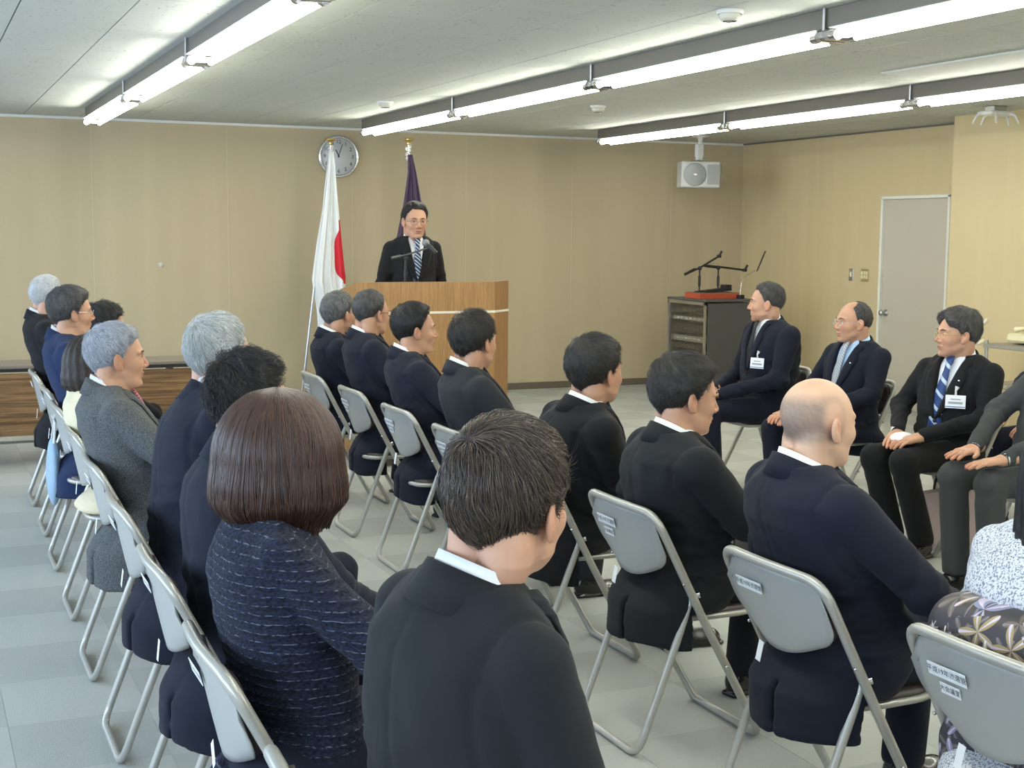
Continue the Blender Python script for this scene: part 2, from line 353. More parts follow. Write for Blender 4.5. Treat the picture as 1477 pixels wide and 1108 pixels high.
ceil = struct('ceiling', MB().box(((LEFT+RIGHT)/2+.4, (FRONT+BACK)/2, CEIL+.07), (RIGHT-LEFT+1.6, FRONT-BACK+.4, .12)), mat('ceiling void', (.02, .02, .02), .9))
CW, CL = .478, .956
cm = MB().box((0, 0, 0), (CW-.007, CL-.006, .014)).mesh('ceiling_panel', TILE_C)
restc = MB(); sp_ = []
for i in range(-8, 20):
    for j in range(-4, 15):
        x = .5+CW*(i+.5); y = FRONT-CL*(j+(.5 if i % 2 else 1.0))
        if y < BACK: continue
        d = x*fx+y*fy; l = x*fy-y*fx; vis = d > 4.6 and abs(l) < .376*d*1.04+.5
        sp_.append((0 if vis else 1, d, x, y))
sp_.sort()
for k, (v_, d, x, y) in enumerate(sp_):
    if y > FRONT+.3 or x > RIGHT+.6: continue
    if k < 298 and v_ == 0: link('ceiling_panel', cm, ceil, (x, y, CEIL+.007))
    else: restc.box((x, y, CEIL+.007), (CW-.004, CL-.0025, .014))
o = restc.obj('ceiling_panels', TILE_C, ceil); o['kind'] = 'stuff'
wf = struct('wall_front', MB().box(((LEFT+RIGHT)/2, FRONT+.1, CEIL/2), (RIGHT-LEFT+.4, .2, CEIL+.02)), WALL_F)
struct('trim_1', MB().box(((LEFT+RIGHT)/2, FRONT-.012, CEIL-.012), (RIGHT-LEFT, .022, .022)), WHITE)
struct('baseboard_front', MB().box(((LEFT+RIGHT)/2, FRONT-.006, .035), (RIGHT-LEFT, .012, .07), bev=.003), BASEB)
# thin seams of the wall cloth
for k, x in enumerate([-.9, .35, 1.55, 2.78, 4.0, 5.2, 6.4, 7.6]):
    MB().box((x, FRONT-.0004, 1.34), (.003, .001, 2.5)).obj('wallpaper_seam', mat('seam', (.62, .54, .38), .9) if k == 0 else bpy.data.materials['seam'], wf)
DY0, DY1, DH = 9.61, 10.51, 1.98
wr = struct('wall_right', MB().box((RIGHT+.1, (DY1+FRONT)/2, CEIL/2), (.2, FRONT-DY1, CEIL)).box((RIGHT+.1, (DY0+DY1)/2, (CEIL+DH)/2), (.2, DY1-DY0, CEIL-DH)).box((RIGHT+.1, (BACK+DY0)/2, CEIL/2), (.2, DY0-BACK, CEIL)), WALL_R)
struct('wall_right_pier', MB().box((RIGHT-.22, 8.53, CEIL/2), (.44, 1.14, CEIL)), WALL_R)
struct('baseboard_right', MB().box((RIGHT-.006, (DY1+FRONT)/2, .035), (.012, FRONT-DY1-.06, .07), bev=.003).box((RIGHT-.447, 8.53, .035), (.012, 1.14, .07), bev=.003).box((RIGHT-.006, 9.35, .035), (.012, .44, .07)).box((RIGHT-.006, 5.4, .035), (.012, 5., .07)), BASEB)
struct('trim_2', MB().box((RIGHT-.012, (9.1+FRONT)/2, CEIL-.010), (.02, FRONT-9.1, .012)), GREY_DARK)
wb = struct('wall_back', MB().box(((LEFT+RIGHT)/2, BACK-.1, .5), (RIGHT-LEFT+.4, .2, 1.0)).box(((LEFT+RIGHT)/2, BACK-.1, 2.45), (RIGHT-LEFT+.4, .2, .40)).box((LEFT+1.3, BACK-.1, 1.6), (2.6, .2, 1.4)).box((RIGHT-2.3, BACK-.1, 1.6), (4.8, .2, 1.4)), WALL_R)
lw = MB().box((LEFT-.1, (BACK+FRONT)/2, .45), (.2, FRONT-BACK, .9)).box((LEFT-.1, (BACK+FRONT)/2, 2.48), (.2, FRONT-BACK, .32))
edges = [BACK]+[v for y in WIN_Y for v in (y-1.15, y+1.15)]+[FRONT]
for a, b_ in zip(edges[::2], edges[1::2]): lw.box((LEFT-.1, (a+b_)/2, 1.6), (.2, b_-a, 1.5))
struct('wall_left', lw, WALL_R)
def window(name, c, wd, rz):
    e = bpy.data.objects.new(name, None); COL.objects.link(e); e.location = c; e.rotation_euler = (0, 0, rz); e['kind'] = 'structure'
    f = MB()
    for z in (-.69, .69): f.box((0, 0, z), (.06, wd, .05))
    for y in (-wd/2+.025, 0, wd/2-.025): f.box((0, y, 0), (.06, .05, 1.4))
    f.obj('window_frame', STEEL, e)
for i, y in enumerate(WIN_Y): window('window_%d' % (i+1), (LEFT-.1, y, 1.6), 2.3, 0)
# door
dr = bpy.data.objects.new('door_1', None); COL.objects.link(dr); dr.location = (RIGHT, (DY0+DY1)/2, 0); dr['kind'] = 'structure'
WD = DY1-DY0
MB().box((.010, WD/2+.008, DH/2+.01), (.06, .030, DH+.02), bev=.004).box((.010, -WD/2-.008, DH/2+.01), (.06, .030, DH+.02), bev=.004).box((.010, 0, DH+.010), (.06, WD+.046, .030), bev=.004).obj('door_frame', mat('door frame enamel', (.70, .69, .62), .4), dr)
leaf = MB().box((.035, 0, DH/2), (.04, WD-.012, DH-.014), bev=.002).obj('door_leaf', DOORM, dr)
lv = MB()
for k in range(5): lv.box((.012, -.12, .16+k*.024), (.012, .34, .012), Matrix.Rotation(.5, 3, 'Y'))
lv.obj('louvre_vent', mat('vent enamel', (.30, .26, .2), .5), leaf)
MB().lathe([(0, -.001), (.034, 0), (.034, .006), (.012, .010), (.012, .035), (.026, .045), (.030, .058), (.022, .072), (0, .076)], 20, c=(.014, WD/2-.07, .90), R=Matrix.Rotation(-PI/2, 3, 'Y')).obj('door_knob', STEEL, leaf)
for z in (1.62, .28, .98): MB().tube([(.006, -WD/2+.012, z-.055), (.006, -WD/2+.012, z+.055)], .008, 8).obj('hinge', mat('dark hinge', (.12, .1, .08), .5, .6) if z == 1.62 else bpy.data.materials['dark hinge'], dr)
# switches
def plate(name, y, z, wy, hz, cols, label, m):
    t = thing(name, label, 'switch', (RIGHT, y, z))
    MB().box((-.004, 0, 0), (.008, wy, hz), bev=.002).obj('plate', m, t)
    for k, (dy, dz, sy, sz, mm_) in enumerate(cols): MB().box((-.010, dy, dz), (.006, sy, sz), bev=.002).obj('rocker', mm_, t)
GOLD = mat('pale gold plate', (.50, .42, .22), .35, .6); YEL = mat('ivory switch', (.75, .68, .42), .5)
plate('light_switch', 10.75, 1.25, .115, .12, [(d, .02*e, .024, .034, YEL) for d in (-.034, 0, .034) for e in (-1, 1)], 'wide gold light switch plate with ivory rockers nearest the door', GOLD)
plate('wall_switch', 10.96, 1.25, .062, .12, [(0, 0, .026, .05, YEL)], 'narrow grey switch plate with one yellow button, farther from the door', STEEL)
MB().box((RIGHT-.004, 11.74, .22), (.008, .07, .11), bev=.002).obj('wall_outlet', PAPER)
tag(bpy.data.objects['wall_outlet'], 'small white outlet plate low on the right wall', 'outlet')

# ------------------------------------------------------------------ ceiling lights
FL = 2.27
def fixture(label, x, y0, first, last=False):
    t = thing('fluorescent_light', label, 'ceiling light', (x, y0, CEIL), 0, 'rows of fluorescent ceiling lights')
    h = MB(); h.box((0, -FL/2, -.045), (.10, FL, .088), bev=.002)
    h.obj('housing', FIX, t)
    MB().box((0, -FL/2, -.0925), (.15, FL-.10, .006), bev=.002).obj('reflector', REFL, t)
    for s in (-1, 1):
        MB().tube([(s*.052, -.075, -.126), (s*.052, -FL+.075, -.126)], .0175, 16).obj('tube', GLOW, t)
        for e in (-.070, -FL+.070):
            MB().tube([(s*.052, e-.020, -.126), (s*.052, e+.020, -.126)], .0225, 14).obj('end_cap', CHROME, t)
    for e in ((-.03,), (-FL+.03,)): MB().box((0, e[0], -.118), (.15, .055, .050), bev=.012).obj('bracket', CHROME, t)
    if not first: MB().tube([(-.062, 0, 0), (-.062, 0, -.10)], .008, 8).obj('hanger', STEEL, t)
    return t
ordn = ['front-most', 'second from the front', 'third from the front', 'fourth from the front', 'fifth from the front', 'sixth from the front']
for x, nm in ((1.44, 'left'), (3.83, 'middle'), (6.22, 'right')):
    for k in range(6):
        y = 11.92-FL*k
        if y-FL < BACK: break
        fixture('twin-tube fluorescent fixture, %s in the %s ceiling row' % (ordn[k], nm), x, y, k == 0)
def detector(x, y, label, s=1):
    t = thing('smoke_detector', label, 'smoke detector', (x, y, CEIL))
    MB().lathe([(0, 0), (.062*s, 0), (.062*s, -.012), (.055*s, -.018)], 28).obj('base', WHITE, t)
    MB().lathe([(.050*s, -.018), (.050*s, -.034), (.040*s, -.048), (0, -.052)], 28).obj('sensor', mat('detector cream', (.62, .60, .50), .5), t)
    MB().lathe([(.036*s, -.050), (.030*s, -.056), (0, -.057)], 20).obj('sensor_window', CHROME, t)
detector(3.43, 5.35, 'round white smoke detector between the left and middle light rows, nearer the camera')
detector(3.42, 10.18, 'small round smoke detector near the front wall')
detector(5.02, 9.7, 'small round detector just beyond the middle light row')
MB().box((5.75, 6.15, CEIL-.006), (.46, 1.5, .012), bev=.004).obj('access_panel', mat('pale ceiling hatch', (.62, .63, .60), .8)); tag(bpy.data.objects['access_panel'], 'pale flush access panel in the ceiling beside the right light row', 'panel')
# wireless device on ceiling
t = thing('ceiling_antenna_unit', 'white ceiling antenna unit with splayed antennas near the pier', 'antenna', (7.72, 8.25, CEIL))
MB().box((0, 0, -.02), (.14, .10, .04), bev=.006).obj('mount', STEEL, t)
MB().box((0, 0, -.055), (.24, .16, .032), bev=.01).obj('housing', WHITE, t)
for a in range(5):
    an = a*2*PI/5+.3; c, s = math.cos(an), math.sin(an)
    MB().tube([(.10*c, .08*s, -.055), (.16*c, .13*s, -.075), (.19*c, .16*s, -.135)], [.009, .009, .007], 8).obj('antenna', WHITE, t)
# ------------------------------------------------------------------ hanging speaker
t = thing('hanging_speaker', 'light grey loudspeaker hanging from the ceiling in front of the wall', 'speaker', (7.44, 12.1, CEIL))
MB().lathe([(0, 0), (.09, 0), (.085, -.012), (.03, -.02), (.02, -.06), (.02, -.09)], 20).obj('ceiling_mount', WHITE, t)
MB().box((-.01, 0, -.15), (.075, .06, .13), bev=.006).box((-.01, 0, -.225), (.06, .05, .05), bev=.004).obj('arm', WHITE, t)
MB().box((0, 0, -.252), (.16, .10, .012), bev=.003).obj('bracket', STEEL, t)
SPKM = mat('pale grey speaker shell', (.52, .53, .50), .5); SPKG = mat('speaker grille', (.33, .34, .325), .6, bump=(900, .5, .002))
body = bpy.data.objects.new('cabinet', None)
R = Matrix.Rotation(-.33, 3, 'Z')
cab = MB().box((0, .02, -.395), (.40, .24, .265), R, bev=.012).obj('cabinet', SPKM, t)
def on(p): return R @ Vector(p)
MB().lathe([(0, .016), (.105, .014), (.118, .004), (.118, 0)], 36, c=on((-.07, -.10, -.395)), R=R @ Matrix.Rotation(PI/2, 3, 'X')).obj('woofer_grille', SPKG, cab)
MB().box(on((.115, -.102, -.395)), (.12, .008, .20), R, bev=.003).obj('horn_panel', SPKG, cab)
MB().box(on((-.07, -.119, -.395)), (.03, .004, .012), R).obj('badge', CHROME, cab)
MB().tube([on((.205, 0, -.29)), on((.225, -.02, -.30)), on((.225, -.02, -.48)), on((.205, 0, -.49))], .006, 8).obj('handle', STEEL, cab)

# ------------------------------------------------------------------ clock (reads three minutes past eleven)
t = thing('wall_clock', 'round silver-rimmed wall clock half hidden by the white flag', 'clock', (3.86, FRONT, 2.35))
CR = .19
MB().lathe([(0, .02), (CR, .02), (CR, .0)], 48, c=(0, 0, 0), R=Matrix.Rotation(PI/2, 3, 'X')).obj('face', mat('clock face', (.62, .64, .66), .4), t)
MB().tube([(CR*math.cos(a*PI/24), -.022, CR*math.sin(a*PI/24)) for a in range(48)], .016, 10, closed=True).obj('rim', mat('silver rim', (.7, .7, .71), .25, .8), t)
for h in range(1, 13):
    a = PI/2-h*PI/6; link('numeral', text_mesh(str(h), .052, INK), t, (CR*.74*math.cos(a), -.0225, CR*.74*math.sin(a)), (PI/2, 0, 0))
for a, l, wd, nm in ((PI/2-(11.05)*PI/6, .075, .009, 'hour_hand'), (PI/2-3.2*PI/30, .125, .006, 'minute_hand')):
    MB().box((l/2*math.cos(a)-.01*math.cos(a), -.025, l/2*math.sin(a)), (l, .002, wd), Matrix.Rotation(-a, 3, 'Y')).obj(nm, INK, t)
MB().lathe([(0, .026), (.009, .026), (.009, .02)], 12, R=Matrix.Rotation(PI/2, 3, 'X')).obj('hub', INK, t)

# ------------------------------------------------------------------ flags
def flag(name, label, top, base, zt, zb, prof, fold, m, seed):
    t = thing(name, label, 'flag', base)
    B = Vector(base); D = Vector(top)-B
    MB().tube([(0, 0, .02), tuple(D*.55)], .013, 12).tube([tuple(D*.55), tuple(D)], .011, 12).obj('pole', STEEL, t)
    MB().tube([tuple(D*.5-D.normalized()*.03), tuple(D*.5+D.normalized()*.03)], .018, 12).obj('collar', STEEL, t)
    MB().lathe([(0, 0), (.17, 0), (.17, .012), (.05, .03), (.02, .05), (.018, .12)], 28).obj('base', mat('flag base '+name, (.2, .2, .2), .4, .8), t)
    MB().lathe([(.012, -.03), (.02, -.015), (.012, 0), (.046, .012), (.052, .022), (.046, .03), (0, .034)], 20, c=tuple(D)).obj('finial', BRASS, t)
    kn = MB()
    for k in range(7):
        a = k*2.4; kn.sphere(tuple(D+Vector((.012*math.cos(a), .012*math.sin(a), -.045-.018*k))), (.020, .018, .020), 8, 6)
    kn.obj('tie_cord', mat('white cord '+name, (.7, .7, .66), .9), t)
    nu, nv = 60, 50; V = []; F = []; UV = []
    for j in range(nv+1):
        v = j/nv; z0 = zt+(zb-zt)*v
        xl = np.interp(v, [p[0] for p in prof], [p[1] for p in prof]); xr = np.interp(v, [p[0] for p in prof], [p[2] for p in prof])
        for i in range(nu+1):
            u = i/nu; fo = fold*min(1, .25+v)
            z = z0-B.z-(.10*u*(1-u)*v if fold else 0)+(.13*v*u*u if name == 'national_flag' else 0)
            x = xl+(xr-xl)*u+.006*math.sin(u*31+seed)
            V.append((x-B.x, top[1]-B.y-.035+fo*math.sin(u*20+seed+.6*math.sin(v*3))-.03*v+fo*.4*math.sin(u*43+v*2), z)); UV.append((u, v))
    for j in range(nv):
        for i in range(nu): a = j*(nu+1)+i; F.append((a, a+1, a+nu+2, a+nu+1))
    me = npmesh('cloth', V, F, m); at = me.attributes.new('fu', 'FLOAT_VECTOR', 'POINT'); at.data.foreach_set('vector', np.array([(u, v, 0) for u, v in UV], np.float32).ravel())
    o = link('flag_cloth', me, t); md = o.modifiers.new('s', 'SOLIDIFY'); md.thickness = .002
    return t
FW = mat('white flag with red disc', (.80, .81, .80), .8); nt, nn, L, b = nodes(FW)
at = nt.nodes.new('ShaderNodeAttribute'); at.attribute_name = 'fu'
s_ = nt.nodes.new('ShaderNodeVectorMath'); s_.operation = 'SUBTRACT'; L.new(at.outputs['Vector'], s_.inputs[0]); s_.inputs[1].default_value = (1.16, .575, 0)
s2 = nt.nodes.new('ShaderNodeVectorMath'); s2.operation = 'MULTIPLY'; L.new(s_.outputs[0], s2.inputs[0]); s2.inputs[1].default_value = (1, 2.3, 1)
ln = nt.nodes.new('ShaderNodeVectorMath'); ln.operation = 'LENGTH'; L.new(s2.outputs[0], ln.inputs[0])
lt = nt.nodes.new('ShaderNodeMath'); lt.operation = 'LESS_THAN'; L.new(ln.outputs['Value'], lt.inputs[0]); lt.inputs[1].default_value = .46
L.new(mixcol(nt, lt.outputs[0], (.80, .81, .80), (.62, .015, .03)), b.inputs['Base Color'])
FP = mat('dark purple flag satin', (.035, .012, .05), .55, sheen=.2)
flag('national_flag', 'white flag with a red disc on a leaning silver pole left of the podium', (3.61, 12.33, 2.45), (3.3, 12.3, 0), 2.36, .63,
     [(0, 3.59, 3.62), (.08, 3.575, 3.64), (.3, 3.52, 3.67), (.5, 3.46, 3.70), (.68, 3.415, 3.73), (.72, 3.425, 3.74), (.85, 3.46, 3.74), (1, 3.47, 3.74)], .035, FW, .4)
flag('purple_flag', 'dark purple flag furled on a pole behind the speaker', (4.29, 12.1, 2.46), (4.32, 12.12, 0), 2.34, .75,
     [(0, 4.275, 4.31), (.1, 4.27, 4.345), (.3, 4.22, 4.40), (.5, 4.15, 4.44), (.8, 4.13, 4.46), (1, 4.14, 4.45)], .028, FP, 2.)

# ------------------------------------------------------------------ podium and desk microphone
t = thing('podium', 'wide oak veneer podium with chamfered side and white strip', 'podium', (0, 0, 0))
PB, PC, PD, PE, PA = (2.785, 8.89), (3.80, 8.89), (3.98, 9.06), (3.98, 9.30), (2.785, 9.30)
t.location = (3.3, 9.0, 0)
def rel(p): return (p[0]-3.3, p[1]-9.0)
def panel(a, b_, z0a, z1a, z1b, th, m, nm, par):
    a = Vector(a); b_ = Vector(b_); d = (b_-a).normalized(); n = Vector((d.y, -d.x)); ai, bi = a-n*th, b_-n*th
    V = [(a.x, a.y, z0a), (b_.x, b_.y, z0a), (b_.x, b_.y, z1b), (a.x, a.y, z1a), (ai.x, ai.y, z0a), (bi.x, bi.y, z0a), (bi.x, bi.y, z1b), (ai.x, ai.y, z1a)]
    return MB().add(V, [(0, 1, 2, 3), (5, 4, 7, 6), (4, 0, 3, 7), (1, 5, 6, 2), (3, 2, 6, 7), (4, 5, 1, 0)]).obj(nm, m, par)
ZS = 1.070; PT = 1.283
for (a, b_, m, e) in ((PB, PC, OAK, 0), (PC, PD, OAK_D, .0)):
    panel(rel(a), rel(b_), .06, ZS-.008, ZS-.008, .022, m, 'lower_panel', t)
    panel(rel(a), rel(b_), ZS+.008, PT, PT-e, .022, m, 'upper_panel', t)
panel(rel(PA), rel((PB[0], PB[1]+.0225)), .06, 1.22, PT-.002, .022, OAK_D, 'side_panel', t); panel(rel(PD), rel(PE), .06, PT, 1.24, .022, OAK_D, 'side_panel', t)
st = MB(); st.prism([rel(p) for p in ((2.789, 8.889), (3.802, 8.889), (3.984, 9.06), (3.97, 9.07), (3.797, 8.905), (2.789, 8.905))], ZS-.008, ZS+.008); st.obj('strip', mat('white strip', (.75, .72, .62), .5), t)
MB().prism([rel(p) for p in ((2.79, 8.905), (3.79, 8.905), (3.965, 9.07), (3.965, 9.29), (2.79, 9.29))], 1.16, 1.18).obj('desk_surface', OAK, t)
MB().prism([rel(p) for p in ((2.83, 8.94), (3.78, 8.94), (3.93, 9.08), (3.93, 9.27), (2.83, 9.27))], 0, .06).obj('plinth', BASEB, t)
t = thing('podium_microphone', 'black microphone on a short boom stand atop the podium', 'microphone', (3.2, 9.1, 1.18))
MB().lathe([(0, 0), (.07, 0), (.07, .012), (.02, .02), (.012, .03)], 20).obj('base', BLACK, t)
MB().tube([(0, 0, .01), (.004, 0, .14), (.006, 0, .245)], .010, 10).tube([(.004, 0, .13), (.005, 0, .18)], .014, 10).obj('post', BLACK, t)
MB().sphere((.006, 0, .262), .020, 10, 8).obj('clutch', BLACK, t)
MB().tube([(-.10, 0, .262), (.008, 0, .285), (.135, -.09, .335)], .0065, 8).tube([(-.10, 0, .262), (-.03, 0, .277)], .012, 8).obj('boom', mat('dark steel', (.12, .12, .12), .4, .6), t)
MB().tube([(.172, -.175, .300), (.140, -.10, .352)], [.013, .017], 12).obj('microphone_body', BLACK, t)
MB().sphere((.128, -.075, .370), (.027, .027, .027), 14, 10).obj('microphone_grille', mat('grey mesh grille', (.22, .22, .22), .5, .3), t)

# ------------------------------------------------------------------ AV cabinet with stands on top
CX0, CX1, CY0, CY1, CH = 7.05, 7.62, 11.28, 12.0, 1.0
t = thing('equipment_cabinet', 'dark grey steel equipment rack with a smoked glass door in the corner', 'cabinet', ((CX0+CX1)/2, (CY0+CY1)/2, 0))
wx, wy = CX1-CX0, CY1-CY0
MB().box((0, 0, CH-.011), (wx+.02, wy+.02, .022), bev=.003).obj('top', CAB, t)
MB().box((.01, -wy/2+.01, CH/2-.01), (wx-.02, .02, CH-.05), bev=.002).obj('side_panel', CAB, t)
MB().box((.01, wy/2-.01, CH/2-.01), (wx-.02, .02, CH-.05)).obj('side_panel', CAB, t)
MB().box((wx/2-.01, 0, CH/2-.01), (.02, wy, CH-.05)).obj('back_panel', STEEL, t)
MB().box((0, 0, .03), (wx, wy, .04)).obj('plinth', BLACK, t)
df = MB()
for y in (-wy/2+.015, wy/2-.015): df.box((-wx/2-.006, y, CH/2), (.014, .03, CH-.05))
for z in (.04, CH-.04): df.box((-wx/2-.006, 0, z), (.014, wy, .03))
d_ = df.obj('door', STEEL, t); MB().box((-wx/2-.006, 0, CH/2), (.005, wy-.05, CH-.09)).obj('glass', GLASS, d_)
for z, h, mm_ in ((.88, .05, BLACK), (.80, .04, STEEL), (.70, .09, BLACK), (.60, .06, STEEL), (.52, .05, BLACK), (.40, .1, STEEL), (.22, .12, BLACK)):
    r_ = MB().box((-.02, 0, z), (wx-.1, wy-.1, h), bev=.003).obj('rack_unit', mm_, t)
    k_ = MB()
    for q in range(6): k_.tube([(-wx/2+.028, -.2+q*.08, z), (-wx/2+.012, -.2+q*.08, z)], .010, 8)
    k_.obj('knob', CHROME if mm_ is BLACK else WHITE, r_)
t = thing('red_equipment_case', 'flat orange-red case on top of the grey equipment cabinet', 'case', (7.30, 11.58, CH))
MB().box((0, 0, .028), (.46, .28, .056), bev=.004).obj('case_body', REDBOX, t)
MB().box((0, 0, .058), (.44, .26, .006), bev=.002).obj('lid_rim', BASEB, t)
t = thing('mixer', 'small black mixer lying on the red case', 'mixer', (7.32, 11.55, CH+.061))
MB().box((0, 0, .018), (.30, .12, .03), Matrix.Rotation(-.1, 3, 'Y'), bev=.004).obj('mixer_body', BLACK, t)
MB().box((.12, .0, .045), (.08, .10, .06), bev=.008).obj('receiver', BLACK, t)
def micstand(x, y, h, boom, label):
    t = thing('microphone_stand', label, 'microphone stand', (x, y, CH+.061))
    MB().lathe([(0, 0), (.05, 0), (.05, .01), (.015, .015)], 16).obj('base', BLACK, t)
    MB().tube([(0, 0, 0), (0, 0, h)], .008, 8).tube([(0, 0, .06), (0, 0, .16)], .014, 8).obj('post', BLACK, t)
    MB().sphere((0, 0, h), .022, 10, 8).obj('clutch', BLACK, t)
    MB().tube(boom, [.010]*len(boom), 8).tube([boom[0], (Vector(boom[0])*.7+Vector(boom[-1])*.3)], .014, 8).obj('boom', BLACK, t)
    e = Vector(boom[-1]); MB().box(tuple(e), (.045, .03, .03), bev=.006).tube([e, e+Vector((.03, 0, .05))], .012, 8).obj('clip', BLACK, t)
micstand(7.16, 11.6, .235, [(-.17, 0, .175), (0, 0, .24), (.22, 0, .355)], 'black boom microphone stand with rising arm, left on the cabinet')
micstand(7.39, 11.62, .24, [(-.16, 0, .26), (0, 0, .25), (.31, 0, .215)], 'black boom microphone stand with level arm, right on the cabinet')
t = thing('gooseneck_microphone', 'thin gooseneck microphone curving up on the cabinet', 'microphone', (7.52, 11.42, CH+.0))
MB().box((0, 0, .02), (.06, .08, .04), bev=.006).obj('base', BLACK, t)
MB().tube(arc([(0, 0, .04), (.02, 0, .20), (.15, 0, .27), (.20, 0, .28)], .08), .004, 8).obj('gooseneck', CHROME, t)
MB().tube([(.19, 0, .27), (.26, 0, .42), (.285, 0, .47)], [.006, .008, .007], 8).obj('microphone_capsule', BLACK, t)

# ------------------------------------------------------------------ tables at the front left
def table(x0, x1, label):
    t = thing('folding_table', label, 'table', ((x0+x1)/2, 9.98, 0)); wd = x1-x0
    MB().box((0, 0, .69), (wd, .45, .022), bev=.004).obj('tabletop', TABTOP, t)
    MB().box((0, 0, .668), (wd-.01, .44, .022)).obj('table_edge', BLACK, t)
    MB().box((0, -.19, .43), (wd-.06, .016, .43)).obj('modesty_panel', TEAK, t)
    for s in (-1, 1):
        x = s*(wd/2-.16)
        MB().tube(arc([(x, .17, .66), (x, .17, .02), (x, -.21, .02), (x, -.21, .30)], .07), .014, 10).tube([(x, -.0, .66), (x, -.0, .022)], .012, 8).obj('leg', TUBE_MET, t)
    MB().tube([(-wd/2+.16, .17, .12), (wd/2-.16, .17, .12)], .010, 8).obj('stretcher', TUBE_MET, t)
table(.08, 1.88, 'long table with striped teak front panel behind the left row')
table(-1.76, .04, 'second teak-fronted table cut off by the left edge of the frame')
# folded trolley and phone cart at right
t = thing('metal_cart', 'grey metal cart with a cream handle by the right wall', 'cart', (7.75, 7.75, 0))
for x in (-.2, .2):
    for y in (-.3, .3): MB().tube([(x, y, .07), (x, y, .84)], .013, 8).lathe([(0, -.012), (.035, -.012), (.035, .012), (0, .012)], 16, c=(x, y, .036), axis='x').obj('leg', STEEL, t)
for z in (.15, .5, .80): MB().box((0, 0, z), (.44, .64, .03), bev=.004).obj('shelf', mat('cart shelf', (.36, .34, .30), .4, .4) if z == .15 else bpy.data.materials['cart shelf'], t)
MB().tube(arc([(-.2, .33, .84), (-.25, .36, .80), (-.25, .36, .92), (-.2, .3, 1.0)], .05), .016, 10).obj('handle', mat('cream handle', (.72, .68, .52), .5), t)
t = thing('telephone', 'cream telephone resting on the metal cart', 'telephone', (7.75, 7.85, .815))
MB().lathe([(0, -.014), (.016, -.012), (.026, -.004), (.026, 0)], 18, R=Matrix.Rotation(-PI/2, 3, 'X')).obj('wall_plug', bpy.data.materials['detector cream'], None, (2.15, FRONT-.001, 1.305)); tag(bpy.data.objects['wall_plug'], 'tiny round cream plug on the front wall above the table', 'plug')
CREAM = mat('cream plastic', (.68, .63, .42), .4)
MB().box((0, 0, .04), (.2, .22, .07), Matrix.Rotation(.15, 3, 'Y'), bev=.015).obj('telephone_body', CREAM, t)
MB().tube([(-.02, .09, .11), (-.02, 0, .125), (-.02, -.09, .11)], [.024, .015, .024], 10).obj('handset', CREAM, t)

# ------------------------------------------------------------------ folding chair
def mk_tubes():
    W = .225
    P = {}
    # front frame: back hoop running down to the front foot bar
    up = [(.0, W-.012, .735), (.405, W-.015, .012)]
    path = [(.415, 0, .012), (.415, -(W-.02), .012), (.175, -W, .43), (-.004, -W, .774), (-.018, 0, .777), (-.004, W, .774), (.175, W, .43), (.415, W-.02, .012)]
    P['frame'] = arc(path, .068, 8)
    w2 = W-.028
    P['rear'] = arc([(.150, -w2, .492), (.135, -w2, .455), (-.035, -w2, .012), (-.035, w2, .012), (.135, w2, .455), (.150, w2, .492)], .06, 6)
    return P
CT = mk_tubes()
m_frame = MB().tube(CT['frame'], .0132, 12, closed=True).mesh('frame', TUBE_MET)
m_rear = MB().tube(CT['rear'], .0124, 12).mesh('rear_leg', TUBE_MET)
def mk_back(off, th, sc, m, nm):
    nu, nv = 16, 12; V = []; F = []
    for side in (0, 1):
        for j in range(nv+1):
            v = j/nv; z = .768-.225*v
            hw = .222*sc if v < .35 else .222*sc*math.sqrt(max(0, 1-((v-.35)/.65)**2.6*.62))
            for i in range(nu+1):
                u = -1+2*i/nu; y = hw*u
                cr_ = max(0, (abs(y)-(hw-.08))/.08); zz = z+(.225*.16*(u*u))*(v**2)*1.0*(1 if v > .5 else v*2)-.075*(1-math.sqrt(max(0, 1-cr_**2)))*(1-v)**2
                x = .012+.045*v-.030*(1-u*u)*.9+off+side*th
                V.append((x, y, zz if sc == 1 else .66+(zz-.66)*.94))
    n = (nu+1)*(nv+1)
    for s in (0, 1):
        for j in range(nv):
            for i in range(nu):
                a = s*n+j*(nu+1)+i; f = (a, a+1, a+nu+2, a+nu+1); F.append(f if s == 0 else f[::-1])
    bd = [i for i in range(nu+1)]+[(j+1)*(nu+1)+nu for j in range(nv)]+[nv*(nu+1)+i for i in range(nu-1, -1, -1)]+[j*(nu+1) for j in range(nv-1, 0, -1)]
    for k in range(len(bd)): a, b_ = bd[k], bd[(k+1) % len(bd)]; F.append((a, a+n, b_+n, b_))
    return MB().add(V, F, True).mesh(nm, m)
m_back = mk_back(0, .004, 1, PANEL, 'backrest'); m_pad = mk_back(.006, .020, .93, VINYL, 'back_pad')
def seat_poly(g):
    pts = []
    for k in range(32):
        a = 2*PI*k/32; c, s = math.cos(a), math.sin(a); e = .45
        x = .235+(.195+g)*math.copysign(abs(c)**e, c); y = (.185+g)*math.copysign(abs(s)**e, s)*(1-.10*((x-.04)/.4 if x < .2 else 0))
        pts.append((x, y))
    return pts
m_ring = MB().tube([(p[0], p[1], .425) for p in seat_poly(0)], .0105, 8, closed=True).prism(seat_poly(-.005), .424, .430).mesh('seat_frame', TUBE_MET)
sp = MB(); A = seat_poly(-.006); B_ = seat_poly(-.006); C_ = seat_poly(-.030)
V = [(x, y, .430) for x, y in A]+[(x, y, .442) for x, y in B_]+[(x, y, .452) for x, y in C_]+[(.235, 0, .454)]
